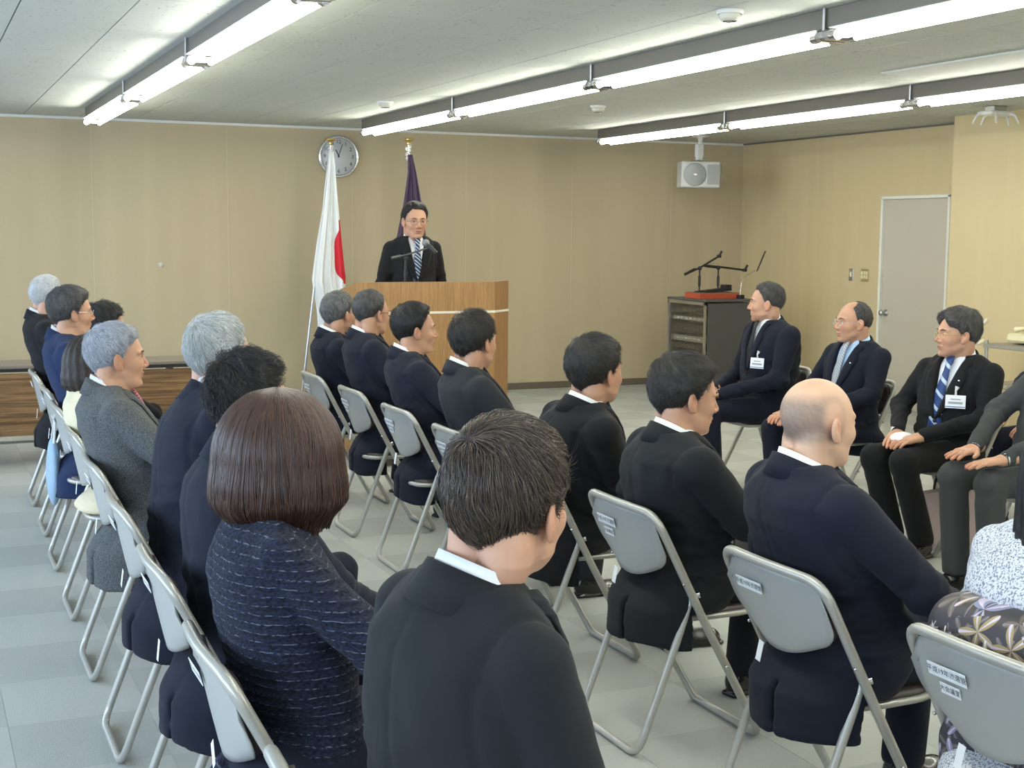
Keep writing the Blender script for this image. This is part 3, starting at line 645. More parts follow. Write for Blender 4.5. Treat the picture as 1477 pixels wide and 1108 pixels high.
F = [(k, (k+1) % 32, 32+(k+1) % 32, 32+k) for k in range(32)]+[(32+k, 32+(k+1) % 32, 64+(k+1) % 32, 64+k) for k in range(32)]+[(64+k, 64+(k+1) % 32, 96) for k in range(32)]
m_seat = sp.add(V, F, True).mesh('seat', VINYL)
m_hinge = MB().tube([(.140, 0, .470), (.152, 0, .498), (.172, .012, .505)], .012, 8).mesh('hinge', CHROME)
m_riv = MB().sphere((.262, 0, .27), (.006, .006, .006), 8, 6).sphere((.10, 0, .55), (.005, .005, .005), 8, 6).mesh('rivet', CHROME)
stk = lambda wd, h: MB().box((0, 0, 0), (.0012, wd, h)).mesh('sticker', PAPER)
m_st1, m_st2 = stk(.115, .030), stk(.060, .026); m_tag = MB().box((0, 0, -.027), (.001, .022, .056), Matrix.Rotation(.1, 3, 'X')).mesh('paper_tag', PAPER)
tx1 = text_mesh('平成19年渋選管', .0172, INK); tx2 = text_mesh('大会議室', .0155, INK)
m_foot = MB().tube([(0, -.03, .0), (0, .03, 0)], .0125, 10).mesh('rubber_foot', RUBBER)
def chair(label, x, y, rz, group, stickers=2, tag_ang=0.):
    t = thing('folding_chair', label, 'chair', (x, y, 0), rz, group)
    link('frame', m_frame, t); link('rear_leg', m_rear, t); link('seat_frame', m_ring, t); link('seat', m_seat, t)
    b_ = link('backrest', m_back, t); link('back_pad', m_pad, t)
    for s in (-1, 1): link('hinge', m_hinge, t, (0, s*.197, 0)).scale = (1, s, 1); link('rivet', m_riv, t, (-.003, s*.234, 0))
    if stickers:
        s = link('sticker', m_st1, t, (-.0085, .085, .700), (0, .42, 0)); s.rotation_euler = (0, -.28, 0)
        link('lettering', tx1, s, (-.0012, 0, 0), (PI/2, 0, -PI/2))
        if stickers > 1:
            s2 = link('sticker', m_st2, t, (.004, .085, .662), (0, -.28, 0)); link('lettering', tx2, s2, (-.0012, 0, 0), (PI/2, 0, -PI/2))
        link('paper_tag', m_tag, t, (.018, .06, .550), (tag_ang, .1, 0))
    return t
# ------------------------------------------------------------------ implicit surfaces for people
f32 = np.float32
def smin(a, b, k):
    h = np.clip(.5+.5*(b-a)/k, 0, 1); return b+(a-b)*h-k*h*(1-h)
def smax(a, b, k): return -smin(-a, -b, k)
def ell(P, c, r, R=None):
    q = P-np.asarray(c, f32)
    if R is not None: q = q @ R
    r = np.asarray(r, f32); a = q/r; k0 = np.sqrt((a*a).sum(1)); a = a/r; k1 = np.sqrt((a*a).sum(1))+1e-9; return k0*(k0-1)/k1
def caps(P, a, b, ra, rb):
    a = np.asarray(a, f32); b = np.asarray(b, f32); ba = b-a; pa = P-a; h = np.clip((pa @ ba)/(ba @ ba+1e-12), 0, 1)
    d = pa-h[:, None]*ba; return np.sqrt((d*d).sum(1))-(ra+(rb-ra)*h)
def rbox(P, c, h, r, R=None):
    q = P-np.asarray(c, f32)
    if R is not None: q = q @ R
    q = np.abs(q)-(np.asarray(h, f32)-r); return np.sqrt((np.maximum(q, 0)**2).sum(1))+np.minimum(q.max(1), 0)-r
def sdf_mesh(f, lo, hi, h):
    lo = np.asarray(lo, float); hi = np.asarray(hi, float); B = 4
    nb = np.maximum(1, np.ceil((hi-lo)/h/B).astype(int)); n = nb*B+1
    g = [lo[i]+h*B*(np.arange(nb[i])+.5) for i in range(3)]
    G = np.stack(np.meshgrid(*g, indexing='ij'), -1).reshape(-1, 3).astype(f32); dc = f(G)
    act = np.abs(dc) < h*B*1.5
    D = np.repeat(np.repeat(np.repeat(np.where(dc < 0, -1., 1.).reshape(nb).astype(f32), B, 0), B, 1), B, 2)
    D = np.pad(D, ((0, 1),)*3, mode='edge')
    ids = np.stack(np.unravel_index(np.nonzero(act)[0], nb), -1)*B
    o = np.stack(np.meshgrid(*[np.arange(B+1)]*3, indexing='ij'), -1).reshape(-1, 3)
    I = (ids[:, None]+o[None]).reshape(-1, 3); fl = np.unique(np.ravel_multi_index(I.T, n)); I = np.stack(np.unravel_index(fl, n), -1)
    out = np.empty(len(I), f32)
    for s in range(0, len(I), 200000): out[s:s+200000] = f((lo+h*I[s:s+200000]).astype(f32))
    D.reshape(-1)[fl] = out
    D[0] = D[-1] = 1; D[:, 0] = D[:, -1] = 1; D[:, :, 0] = D[:, :, -1] = 1
    S = D < 0
    c = np.zeros(tuple(n-1), np.int8)
    for a in (0, 1):
        for b in (0, 1):
            for d in (0, 1): c += S[a:n[0]-1+a, b:n[1]-1+b, d:n[2]-1+d]
    cells = np.stack(np.nonzero((c > 0) & (c < 8)), -1)
    idx = -np.ones(tuple(n-1), np.int32); idx[tuple(cells.T)] = np.arange(len(cells))
    acc = np.zeros((len(cells), 3)); cnt = np.zeros(len(cells))
    cor = [(a, b, d) for a in (0, 1) for b in (0, 1) for d in (0, 1)]
    val = {k: D[cells[:, 0]+k[0], cells[:, 1]+k[1], cells[:, 2]+k[2]] for k in cor}
    for k in cor:
        for ax in range(3):
            if k[ax] == 0:
                k2 = list(k); k2[ax] = 1; k2 = tuple(k2); a, b = val[k], val[k2]; m = (a < 0) != (b < 0)
                t = np.where(m, a/(a-b+1e-12), 0); p = np.array(k, float)[None].repeat(len(cells), 0); p[:, ax] += t
                acc += p*m[:, None]; cnt += m
    V = lo+h*(cells+acc/np.maximum(cnt, 1)[:, None])
    F = []
    for ax in range(3):
        u, w_ = (ax+1) % 3, (ax+2) % 3
        sl0 = [slice(1, -1)]*3; sl1 = [slice(1, -1)]*3; sl0[ax] = slice(0, -1); sl1[ax] = slice(1, None)
        A_, B2 = S[tuple(sl0)], S[tuple(sl1)]; e = np.stack(np.nonzero(A_ != B2), -1); off = np.ones(3, int); off[ax] = 0; e = e+off
        inside = S[tuple(e.T)]
        def ci(du, dw): q = e.copy(); q[:, u] += du; q[:, w_] += dw; return idx[tuple(q.T)]
        q = np.stack([ci(-1, -1), ci(0, -1), ci(0, 0), ci(-1, 0)], -1); q[~inside] = q[~inside][:, ::-1]; F.append(q)
    F = np.concatenate(F); F = F[(F >= 0).all(1)]
    return V, F
def wob(P, seed, fr, warp=1.5):
    r = np.random.RandomState(seed); out = 0
    for k in range(4):
        d = r.randn(3)*np.asarray(fr); d2 = r.randn(3)*np.asarray(fr)*.5; out = out+np.sin(P @ d.astype(f32)+warp*np.sin(P @ d2.astype(f32)+r.rand()*6)+r.rand()*6)
    return out/4
def euler(yaw_, pitch_=0, roll_=0): return np.array(Matrix.Rotation(yaw_, 3, 'Z') @ Matrix.Rotation(pitch_, 3, 'Y') @ Matrix.Rotation(roll_, 3, 'X'), f32)
def setcol(me, C):
    a = me.color_attributes.new('Col', 'FLOAT_COLOR', 'POINT'); a.data.foreach_set('color', np.concatenate([C, np.ones((len(C), 1))], 1).astype(f32).ravel())

# head space: origin mid-head at eye height, x forward, z up; chin -.115, crown +.118
def cranium(P, w=1.):
    Q = P.copy(); Q[:, 1] = np.abs(Q[:, 1])/w
    d = ell(Q, (-.016, 0, .026), (.098, .076, .090))
    return smin(d, ell(Q, (.022, 0, -.015), (.070, .064, .092)), .02)
def head_sdf(P, neck, w=1., jowl=0., nose=1.):
    Q = P.copy(); Q[:, 1] = np.abs(Q[:, 1])/w
    d = ell(Q, (-.016, 0, .026), (.098, .076, .090))
    d = smin(d, ell(Q, (.022, 0, -.015), (.070, .064, .092)), .02)
    d = smin(d, ell(Q, (.026, 0, -.074), (.054+.004*jowl, .050+.010*jowl, .040+.004*jowl)), .025)
    d = smin(d, caps(Q, (-.005, .052, -.055), (.055, .022, -.098), .014, .016), .018)
    d = smin(d, ell(Q, (.072, 0, -.101), (.015, .018, .013)), .014)
    d = smin(d, ell(Q, (.054, .036, -.028), (.026, .024, .024)), .018)
    d = smin(d, caps(Q, (.084, .006, .022), (.068, .046, .020), .008, .007), .012)
    d = smax(d, -ell(Q, (.094, .032, .003), (.017, .018, .011)), .012)
    d = smin(d, ell(Q, (.0705, .0315, .002), (.0125, .0165, .0120)), .003)
    n1 = caps(Q, (.084, 0, .010), (.084+.020*nose, 0, -.030), .0065, .0105)
    n1 = smin(n1, ell(Q, (.092, .0125, -.036), (.012, .0075, .0075)), .006)
    d = smin(d, n1, .009)
    d = smin(d, ell(Q, (.083, .008, -.0595), (.0105, .016, .0055)), .006)
    d = smin(d, ell(Q, (.082, .0, -.0715), (.0105, .019, .0065)), .006)
    d = smax(d, -ell(Q, (.0945, 0, -.0652), (.006, .026, .0016)), .0025)
    d = smin(d, caps(Q, (-.045, .03, -.05), (neck[0]-.005, .018, neck[2]), .040, .048), .02)
    d = smin(d, caps(Q, (-.01, 0, -.075), (neck[0]+.03, 0, neck[2]), .040, .044), .03)
    # ears
    Re = np.array(Matrix.Rotation(-.42, 3, 'Z') @ Matrix.Rotation(-.16, 3, 'Y'), f32)
    e = ell(Q, (-.012, .0810, -.012), (.0200, .0075, .0330), Re)
    e = smax(e, -ell(Q, (-.005, .0905, -.004), (.0115, .0095, .0210), Re), .003)
    e = smin(e, ell(Q, (-.001, .0765, -.036), (.0085, .0055, .0095)), .006)
    return smin(d, e, .006)
def skin_col(V, base, stubble=None, seed=0):
    base = np.array(base); C = np.repeat(base[None], len(V), 0)
    y = np.abs(V[:, 1])
    def blob(c, r, col, k):
        nonlocal C
        q = np.stack([V[:, 0], y, V[:, 2]], 1); d = (((q-np.array(c))/np.array(r))**2).sum(1); a = (k*np.exp(-d))[:, None]; C = C*(1-a)+np.array(col)*a
    red = base*np.array([1.05, .72, .66])
    blob((.085, .040, -.03), (.03, .022, .022), red, .35); blob((.11, 0, -.033), (.015, .018, .015), red, .4); blob((-.01, .085, -.012), (.03, .012, .04), red, .45)
    blob((.092, 0, -.065), (.012, .019, .0085), base*np.array([.82, .48, .45]), .8)
    sp_ = wob(V.astype(f32), seed+5, (60, 60, 60)); C = C*(1+.05*sp_[:, None])
    if stubble is not None: a = stubble(V)[:, None]; C = C*(1-a)+np.array((.105, .10, .096))*a
    return np.clip(C, 0, 1)
PHI = np.radians([0, 35, 60, 78, 92, 112, 140, 180])
def hair_sdf(P, st, w=1.):
    Q = P.copy(); Q[:, 1] = np.abs(Q[:, 1])
    if st['type'] == 'bob':
        rho = np.sqrt(((P[:, 0]+.025)/st.get('dx', 1.))**2+(P[:, 1]/st.get('dy', 1.04))**2); z = P[:, 2]; L_ = st['len']
        zz = np.concatenate([[-L_-.012, -L_, -L_*.8, -L_*.5], np.linspace(-.02, .138, 16), [.15]]); rr = np.concatenate([[.04, .110, .134, .137], .131*np.sqrt(np.maximum(0, 1-(np.linspace(0, .158, 16)/.158)**2.2)), [-.03]])
        d = (rho-np.interp(z, zz, rr)+.004*np.sin(np.arctan2(P[:, 1], P[:, 0])*23+z*20))*.72
        if st.get('face', 1): d = smax(d, -ell(P, (.115, 0, -.05-st.get('flow', 0)), (.095, .058, .125)), .012)
        return d
    d0 = cranium(P, w); ph = np.arctan2(Q[:, 1], P[:, 0]+.012); seed = st.get('seed', 1)
    zl = np.interp(ph, PHI, st['zl'])
    if st.get('gap'): zl = zl+st['gap'][1]*np.exp(-((P[:, 1]-st['gap'][0])/.024)**2)*np.clip(P[:, 0]/.04, 0, 1)
    zl = zl+.004*wob(P, 3+seed, (120, 120, 20))
    top = np.clip((P[:, 2]+.01)/.11, 0, 1)
    th = st['side']+(st['top']-st['side'])*top+st.get('fringe', 0)*np.clip((P[:, 0]-.02)/.06, 0, 1)*top
    th = th*np.clip(.12+(P[:, 2]-zl)/.040, .12, 1)**.8
    if st.get('part') is not None: th = th-.010*np.exp(-((P[:, 1]-st['part'])/.006)**2)*np.clip(P[:, 0]/.05+.3, 0, 1)*top
    rg = st.get('rough', .0018)
    d = d0-th-rg*1.2*wob(P, seed, (60, 60, 50), 3.)*np.clip(th/.012, .2, 1)-.0035*top*wob(P, seed+7, (28, 28, 20))
    g = (zl-P[:, 2])*.75
    d = smax(d, g, .004)
    if st.get('bald'): bx, br = st['bald']; d = smax(d, -ell(P, (bx, 0, .11), br), .012)
    return smax(d, -(d0+.004), .002)
def add_strands(me_obj, name, parent, V, F, n, L_, rad, m, whorl, seed, lift=.004, flow=None, K=7, wavy=.5):
    r = np.random.RandomState(seed)
    tri = V[F]; c = tri.mean(1); nn_ = np.cross(tri[:, 2]-tri[:, 0], tri[:, 3]-tri[:, 1]); ar = np.linalg.norm(nn_, axis=1)+1e-12; nn_ = nn_/ar[:, None]
    ok = (nn_ * (c-np.array([-.01, 0, .0]))).sum(1) > 0; p_ = ar*ok; p_ /= p_.sum(); k = r.choice(len(F), n, p=p_)
    p = c[k]+(r.rand(n, 3)-.5)*.004; N0 = nn_[k]
    u = p-np.array(whorl)
    if flow is not None: u = flow(p, u)
    u = u-N0*(u*N0).sum(1)[:, None]; u /= np.linalg.norm(u, axis=1)[:, None]+1e-9
    wv = wob(p.astype(f32), seed+3, (38, 38, 38), 2.5)*wavy; cr_ = np.cross(N0, u); u = u*np.cos(wv)[:, None]+cr_*np.sin(wv)[:, None]; u = u+(r.randn(n, 3)*.10); u = u-N0*(u*N0).sum(1)[:, None]; u /= np.linalg.norm(u, axis=1)[:, None]+1e-9
    ln = L_*(.55+.6*r.rand(n))*np.clip(1-(p[:, 0]-.01)/.10, .3, 1)*np.where((p[:, 0] > -.05) & (p[:, 2] < .04), .42, 1); s = np.linspace(0, 1, K); R_ = .086
    lf = lift*(.3+r.rand(n)**2*1.3)*(1+.6*wob(p.astype(f32), seed+9, (45, 45, 45)))
    pts = p[:, None]+u[:, None]*(ln[:, None]*s)[..., None]+N0[:, None]*((lf[:, None]*np.sin(s*2.2)[None]-(ln[:, None]*s)**2/(2*R_)-.0015))[..., None]
    cu_ = bpy.data.hair_curves.new(name); cu_.add_curves([K]*n)
    cu_.points.foreach_set('position', pts.astype(f32).ravel()); rd = np.tile(np.linspace(1, .25, K), n)*rad
    cu_.points.foreach_set('radius', rd.astype(f32)); cu_.materials.append(m)
    o = bpy.data.objects.new(name, cu_); COL.objects.link(o); o.parent = parent; o.matrix_local = me_obj; o['kind'] = 'stuff'; return o

SKINB = (.50, .275, .175)
def hand_sdf(P, curl=.25, spread=.12):
    """hand space: wrist at origin, fingers along +x, palm down (-z), thumb towards +y"""
    d = rbox(P, (.048, 0, 0), (.046, .040, .014), .013)
    d = smin(d, caps(P, (-.05, 0, .002), (.012, 0, 0), .026, .026), .02)
    for k, (y, L_) in enumerate(((.031, .070), (.0105, .079), (-.0105, .074), (-.030, .058))):
        a0 = (1.5-k)*spread; q = np.array((.088 if k != 3 else .082, y, 0)); dz = -.12; rad = .0095 if k != 3 else .0085
        for seg, fr in enumerate((.45, .30, .25)):
            st = np.array((math.cos(a0)*math.cos(dz), math.sin(a0)*math.cos(dz), math.sin(dz)))*L_*fr
            d = smin(d, caps(P, q, q+st, rad, rad*.93), .004); q = q+st; rad *= .93; dz -= curl
    d = smin(d, caps(P, (.012, .026, -.002), (.046, .060, -.008), .015, .0115), .012)
    return smin(d, caps(P, (.046, .060, -.008), (.078, .070, -.014), .0115, .009), .003)

class Person: pass
def person(name_label, x, y, rz, head, hyaw=0., hpitch=0., hroll=0., suit=C_BLACK, trous=None, hair=None, hairc='black', skin=SKINB, tie=None, shirt=C_SHIRT, glasses=None,
           twist=0., wide=1., stand=False, arms=None, hands=(), tagp=None, face=False, stubble=None, seed=1, w=1., jowl=0., strands=0, sl=.03, group=None, skirt=False, tail=True, res=.010, hres=.0036,
           knees=None, ankles=None, srad=.0006, collar=True, shoff=(0, 0), watch=None, hs=1.0, fem=False, pin=False, lanyard=False, brow=(.02, .018, .016), ring=False, sleeves=None, whorl=(-.07, .012, .085), wavy=.5, lift=.004, flow=None):
    t = thing('person', name_label, 'person', (x, y, 0), rz, group)
    c, s = math.cos(-rz), math.sin(-rz)
    hx, hy = (head[0]-x)*c-(head[1]-y)*s, (head[0]-x)*s+(head[1]-y)*c; hz = head[2]-.118*hs-.012      # head centre, local
    HR = euler(hyaw-rz, hpitch, hroll)
    zs = hz-.158*hs; zh = .53 if not stand else .92                       # shoulder and hip height
    sx, sy = hx-.035+shoff[0], hy*.9+shoff[1]
    tw = twist
    W = wide
    cz, sz_ = math.cos(tw), math.sin(tw)
    def spine(z):
        u = np.clip((z-zh)/(zs-zh), -.3, 1.15); return u
    def unbend(P):
        u = spine(P[:, 2]); ue = u**1.3*(u > 0) if False else np.maximum(u, 0)**1.25
        q = P.copy(); q[:, 0] -= sx*ue; q[:, 1] -= sy*ue
        a = tw*np.clip(u, 0, 1); ca, sa = np.cos(a), np.sin(a); X = q[:, 0]*ca+q[:, 1]*sa; Y = -q[:, 0]*sa+q[:, 1]*ca
        q[:, 0] = X; q[:, 1] = Y; return q
    def bend(p):      # shoulder-frame point to local
        p = np.array(p, float); u = float(np.clip((p[2]-zh)/(zs-zh), -.3, 1.15)); a = tw*min(1, max(0, u)); ue = max(0, u)**1.25
        return np.array((p[0]*math.cos(a)-p[1]*math.sin(a)+sx*ue, p[0]*math.sin(a)+p[1]*math.cos(a)+sy*ue, p[2]))
    H_ = zs-zh
    tz = [-.20, -.12, 0., .22, .5, .78, .92, 1.0, 1.07, 1.13, 1.2]
    ta = [v*W for v in (.168, .174, .178, .174, .186, .198, .190, .150, .085, .064, .056)]
    tb = [v*(W*.5+.5) for v in ([.150, .148, .140, .130, .134, .128, .112, .092, .072, .062, .055] if not fem else [.14, .138, .12, .10, .118, .12, .095, .08, .062, .056, .05])]
    tcx = [-.058, -.036, .0, .005, -.002, -.016, -.022, -.018, -.012, -.008, 0]
    if fem: ta = [v*k_ for v, k_ in zip(ta, (1, 1, .95, .86, .88, .9, .9, .88, .8, .85, .85))]
    ZZ = [zh+H_*v for v in tz]
    def torso(P, off=0.):
        q = unbend(P); z = q[:, 2]; a = np.interp(z, ZZ, ta)+off; b_ = np.interp(z, ZZ, tb)+off; cx_ = np.interp(z, ZZ, tcx)
        X = np.abs(q[:, 0]-cx_)/b_; Y = np.abs(q[:, 1])/a; k = (X**2.3+Y**2.3)**(1/2.3); return (k-1)*np.minimum(a, b_)*.82
    def xs(z, yy, off=0.):   # front surface of the torso in the shoulder frame
        a = np.interp(z, ZZ, ta)+off; b_ = np.interp(z, ZZ, tb)+off; return np.interp(z, ZZ, tcx)+b_*max(0, 1-(abs(yy)/a)**2.3)**(1/2.3)
    SH = [bend((-.018, s_*.184*W*(.86 if fem else 1), zs-.038)) for s_ in (1, -1)]       # left (+y), right
    if arms is None:
        if stand: arms = [((.02, .27, zs-.30), (.10, .25, zs-.52)), ((.02, -.27, zs-.30), (.10, -.25, zs-.52))]
        else: arms = [((.05+sx*.6, .255*W, .745), (.29, .15, .625)), ((.05+sx*.6, -.255*W, .745), (.29, -.15, .625))]
    RS = .064*(W*.6+.4)*(.85 if fem else 1)
    def jacket(P):
        bot = .44 if not stand else .74
        d = torso(P, .012)
        for k, s_ in enumerate((1, -1)):
            nb_ = bend((-.02, s_*.06, zs+.030)); d = smin(d, caps(P, nb_, SH[k], .046*(.8 if fem else 1), RS*.86), .03)
        if tail and not stand:
            zb = .325+.006*np.sin(P[:, 1]*17+seed); d = smax(d, np.minimum(.44-P[:, 2], np.maximum(P[:, 0]+.10, zb-P[:, 2])), .008); sl0 = np.maximum(np.maximum(np.abs(P[:, 1]-.01)-.0045, P[:, 2]-.46), P[:, 0]+.203); d = smax(d, -sl0, .004)
        else: d = smax(d, bot-P[:, 2], .012)
        q = unbend(P); ay = np.abs(q[:, 1]); back = np.clip((-.02-q[:, 0])/.03, 0, 1)
        d = d+.0030*np.exp(-(q[:, 1]/.0055)**2)*back*(q[:, 2] < zs+.01)
        d = smax(d, P[:, 2]-(zs+.058), .012)
        for k in range(2):
            e, wr_ = arms[k]; e = np.array(e, float); wr_ = np.array(wr_, float)
            sl_ = smin(caps(P, SH[k], e, RS, .052*(W*.5+.5)), caps(P, e, wr_-(wr_-e)/np.linalg.norm(wr_-e)*.005, .052*(W*.5+.5), .037), .03)
            # creases at the elbow
            de = np.sqrt(((P-e.astype(f32))**2).sum(1)); sl_ = sl_+.0035*np.sin((P @ ((wr_-SH[k])/np.linalg.norm(wr_-SH[k])).astype(f32))*130+3*P[:, 1]*9)*np.exp(-(de/.085)**2)
            d = smin(d, sl_, .007)
        if not fem:
            yo = .163*W+.03*np.clip((zs-.06-q[:, 2])/.2, -.3, 1)**2; d = d+.0045*np.exp(-((ay-yo)/.0065)**2)*(q[:, 2] > zs-.30)
        wz = np.clip((zs-.12-P[:, 2])/.2, .15, 1)*np.clip((P[:, 2]-.46)/.08, .25, 1)
        f1 = wob(P, seed+10, (10, 14, 34), 2.6); d = d+.0085*wz*f1+.006*wz*(1-np.abs(wob(P, seed+40, (12, 12, 30), 3.))*2)+.0028*wob(P, seed+20, (24, 24, 30), 2.)*np.clip((P[:, 2]-.46)/.08, .3, 1)
        if collar and not fem:
            q = unbend(P); zz = q[:, 2]; vb = zs-.27; vw = np.clip((zz-vb)/.27, 0, 1)*.062-.002
            V_ = np.maximum(np.abs(q[:, 1])-vw, .035-q[:, 0]); d = smax(d, -np.maximum(V_, vb-zz), .004)
        return d
    lo = [-.36, -.42*max(1, W), .28 if not stand else .70]; hi = [.62, .42*max(1, W), zs+.10]
    lo[0] += min(0, sx); hi[0] += max(0, sx); lo[1] += min(0, sy); hi[1] += max(0, sy)
    for e, wr_ in arms: lo = [min(a, b_-.08) for a, b_ in zip(lo, wr_)]; hi = [max(a, b_+.08) for a, b_ in zip(hi, wr_)]
    V, F = sdf_mesh(jacket, lo, hi, res); ja = link('jacket' if not fem else 'jacket', npmesh('jacket', V, F, suit), t)
    if sleeves is not None:
        ja.data.materials.append(sleeves); ctr = V[F].mean(1)
        dm = np.minimum(caps(ctr.astype(f32), SH[0]+np.array((0, 0, -.12)), arms[0][0], .07, .07), caps(ctr.astype(f32), SH[1]+np.array((0, 0, -.12)), arms[1][0], .07, .07))
        dm = np.minimum(dm, np.minimum(caps(ctr.astype(f32), *arms[0], .07, .06), caps(ctr.astype(f32), *arms[1], .07, .06))); ja.data.polygons.foreach_set('material_index', (dm < 0).astype(np.int32))
    # trousers or skirt
    if knees is None: knees = [(.44, .125, .505), (.44, -.125, .505)]
    hip = [(.01, .085*W, zh-.005), (.01, -.085*W, zh-.005)]
    if stand: knees = [(.02, .10, .50), (.02, -.10, .50)]; ank = [(.0, .11, .10), (.0, -.11, .10)]
    else: ank = [(k_[0]-.04, k_[1]*1.0, .10) for k_ in knees]
    if ankles: ank = ankles
    def legs(P):
        d = ell(P, (0, 0, zh+.0), (.135*W, .175*W, .11))
        for k in range(2):
            l_ = smin(caps(P, hip[k], knees[k], .086*(W*.5+.5), .064), caps(P, knees[k], ank[k], .066, .062 if not skirt else .04), .02)
            kd = np.sqrt(((P-np.array(knees[k], f32))**2).sum(1)); l_ = l_+.003*np.sin(P[:, 0]*70+P[:, 2]*60)*np.exp(-(kd/.11)**2)
            d = smin(d, l_, .02)
        if skirt: d = smin(d, caps(P, (.1, 0, .51), (.42, 0, .47), .11, .09), .05)
        d = smax(d, (.075 if not skirt else .22)-P[:, 2], .004)
        return d+.0025*wob(P, seed+30, (24, 24, 24))
    kx = max(k_[0] for k_ in knees)+.12; ky = max(abs(k_[1]) for k_ in knees)+.14
    V, F = sdf_mesh(legs, (-.2, -max(ky, .27), .04), (kx, max(ky, .27), zh+.14), .0115); link('trousers' if not skirt else 'skirt', npmesh('trousers', V, F, trous or suit), t)
    # shoes
    for k in range(2):
        a = np.array(ank[k]); ya = .12*(1 if k == 0 else -1)
        def shoe(P):
            d = smin(caps(P, (-.025, 0, .045), (.16, 0, .030), .036, .034), caps(P, (-.01, 0, .08), (.02, 0, .06), .036, .036), .03)
            d = smin(d, ell(P, (.13, 0, .03), (.075, .045, .032)), .02); q = rbox(P, (.065, 0, .008), (.145, .043, .009), .008)
            d = smin(smax(d, .012-P[:, 2], .004), rbox(P, (.075, 0, .008), (.135, .036, .010), .008), .004); d = smin(d, ell(P, (.15, 0, .008), (.065, .047, .010)), .006)
            return smax(d, -P[:, 2]+.001, .002)
        if k == 0: V, F = sdf_mesh(shoe, (-.10, -.07, -.01), (.26, .07, .14), .007); msh = npmesh('shoe', V, F, SHOE)
        so = link('shoe', msh, t, (a[0]-.01, a[1], 0), (0, 0, ya))
        link('sock', MB().tube([(0, 0, .09), (.0, 0, .19)], [.042, .044], 12).mesh('sock', SOCK), t, (a[0]-.005, a[1], -.02))
    # body (skin): head, neck, chest, arms, legs, hands in one mesh
    hc = np.array((hx, hy, hz))
    nb = bend((-.012, 0, zs+.01)); nl = (HR.T @ (nb-hc))/hs; nl = np.array((max(-.10, min(.02, nl[0])), 0, nl[2]))
    nlt = (HR.T @ (nb-hc))/hs
    def hf(P):
        # shear the neck so that it meets the collar
        u = np.clip((-.075-P[:, 2])/max(.02, (-.075-nlt[2])), 0, 1.3); Q = P.copy(); Q[:, 0] -= (nlt[0]-nl[0])*u; Q[:, 1] -= nlt[1]*u; return head_sdf(Q, nl, w, jowl)
    V, F = sdf_mesh(hf, (-.22, -.17, min(-.19, nlt[2]-.05)), (.15, .17, .135), hres)
    C = skin_col(V, skin, stubble, seed); VV = [V @ HR.T*hs+hc]; FF = [F]; CC = [C]; n0 = len(V)
    def bd(P):
        d = smin(smax(torso(P, -.012), zh-.0-P[:, 2], .02), caps(P, hip[0], knees[0], .06, .045), .03); d = smin(d, caps(P, hip[1], knees[1], .06, .045), .03)
        for k in range(2): d = smin(smin(d, caps(P, SH[k], arms[k][0], .04, .034), .02), smin(caps(P, arms[k][0], arms[k][1], .034, .024), caps(P, knees[k], ank[k], .042, .03), .001), .002)
        return smax(d, P[:, 2]-(zs+.02), .01)
    V, F = sdf_mesh(bd, (lo[0], lo[1], .05), (max(hi[0], kx), hi[1], zs+.05), .02); VV.append(V); FF.append(F+n0); n0 += len(V); CC.append(np.repeat(np.array(skin)[None], len(V), 0))
    for (k, hxyz, R_, curl, spread) in hands:
        V, F = sdf_mesh(lambda P: hand_sdf(P, curl, spread), (-.06, -.075, -.06), (.19, .10, .04), .0030)
        V = V*np.array((1, 1 if k == 1 else -1, 1)); F = F if k == 1 else F[:, ::-1]
        C = np.repeat(np.array(skin)[None], len(V), 0); C = C*(1-.18*np.clip((V[:, :1]-.1)/.07, 0, 1)*np.array([[0, 1, 1]]))
        VV.append(V @ np.array(R_).T+np.array(hxyz)); FF.append(F+n0); n0 += len(V); CC.append(C)
        wr_ = np.array(arms[k][1]); e = np.array(arms[k][0]); dv = (wr_-e)/np.linalg.norm(wr_-e)
        MB().tube([wr_-dv*.02, wr_+dv*.012], [.030, .030], 16).obj('shirt_cuff', shirt, t)
        if watch == k:
            wc = np.array(hxyz)+np.array(R_)[:, 0]*-.012; Rm = Matrix(np.array(R_).tolist())
            wo = MB().tube([Vector(wc)+Rm @ Vector((0, .030*math.cos(a), .024*math.sin(a)+.001)) for a in [2*PI*q/20 for q in range(20)]], .0045, 6, closed=True).obj('watch_strap', STEEL, t)
            MB().lathe([(0, 0), (.018, 0), (.018, .006), (.015, .008), (0, .008)], 20, c=Vector(wc)+Rm @ Vector((0, 0, .024)), R=Rm).obj('watch_face', CHROME, wo)
        if ring: MB().tube([np.array(hxyz)+np.array(R_) @ np.array((.105, -.0125*(1 if k == 1 else -1)+.0095*math.cos(a), -.004+.0098*math.sin(a))) for a in [2*PI*q/16 for q in range(16)]], .0014, 6, closed=True).obj('ring', BRASS, t); ring = False
    V = np.concatenate(VV); F = np.concatenate(FF); me = npmesh('body', V, F, SKIN); setcol(me, np.concatenate(CC)) if len(me.vertices) == len(V) else None
    body_o = link('body', me, t)
    MX = Matrix.Translation(Vector(hc)) @ Matrix((HR*hs).tolist()).to_4x4()
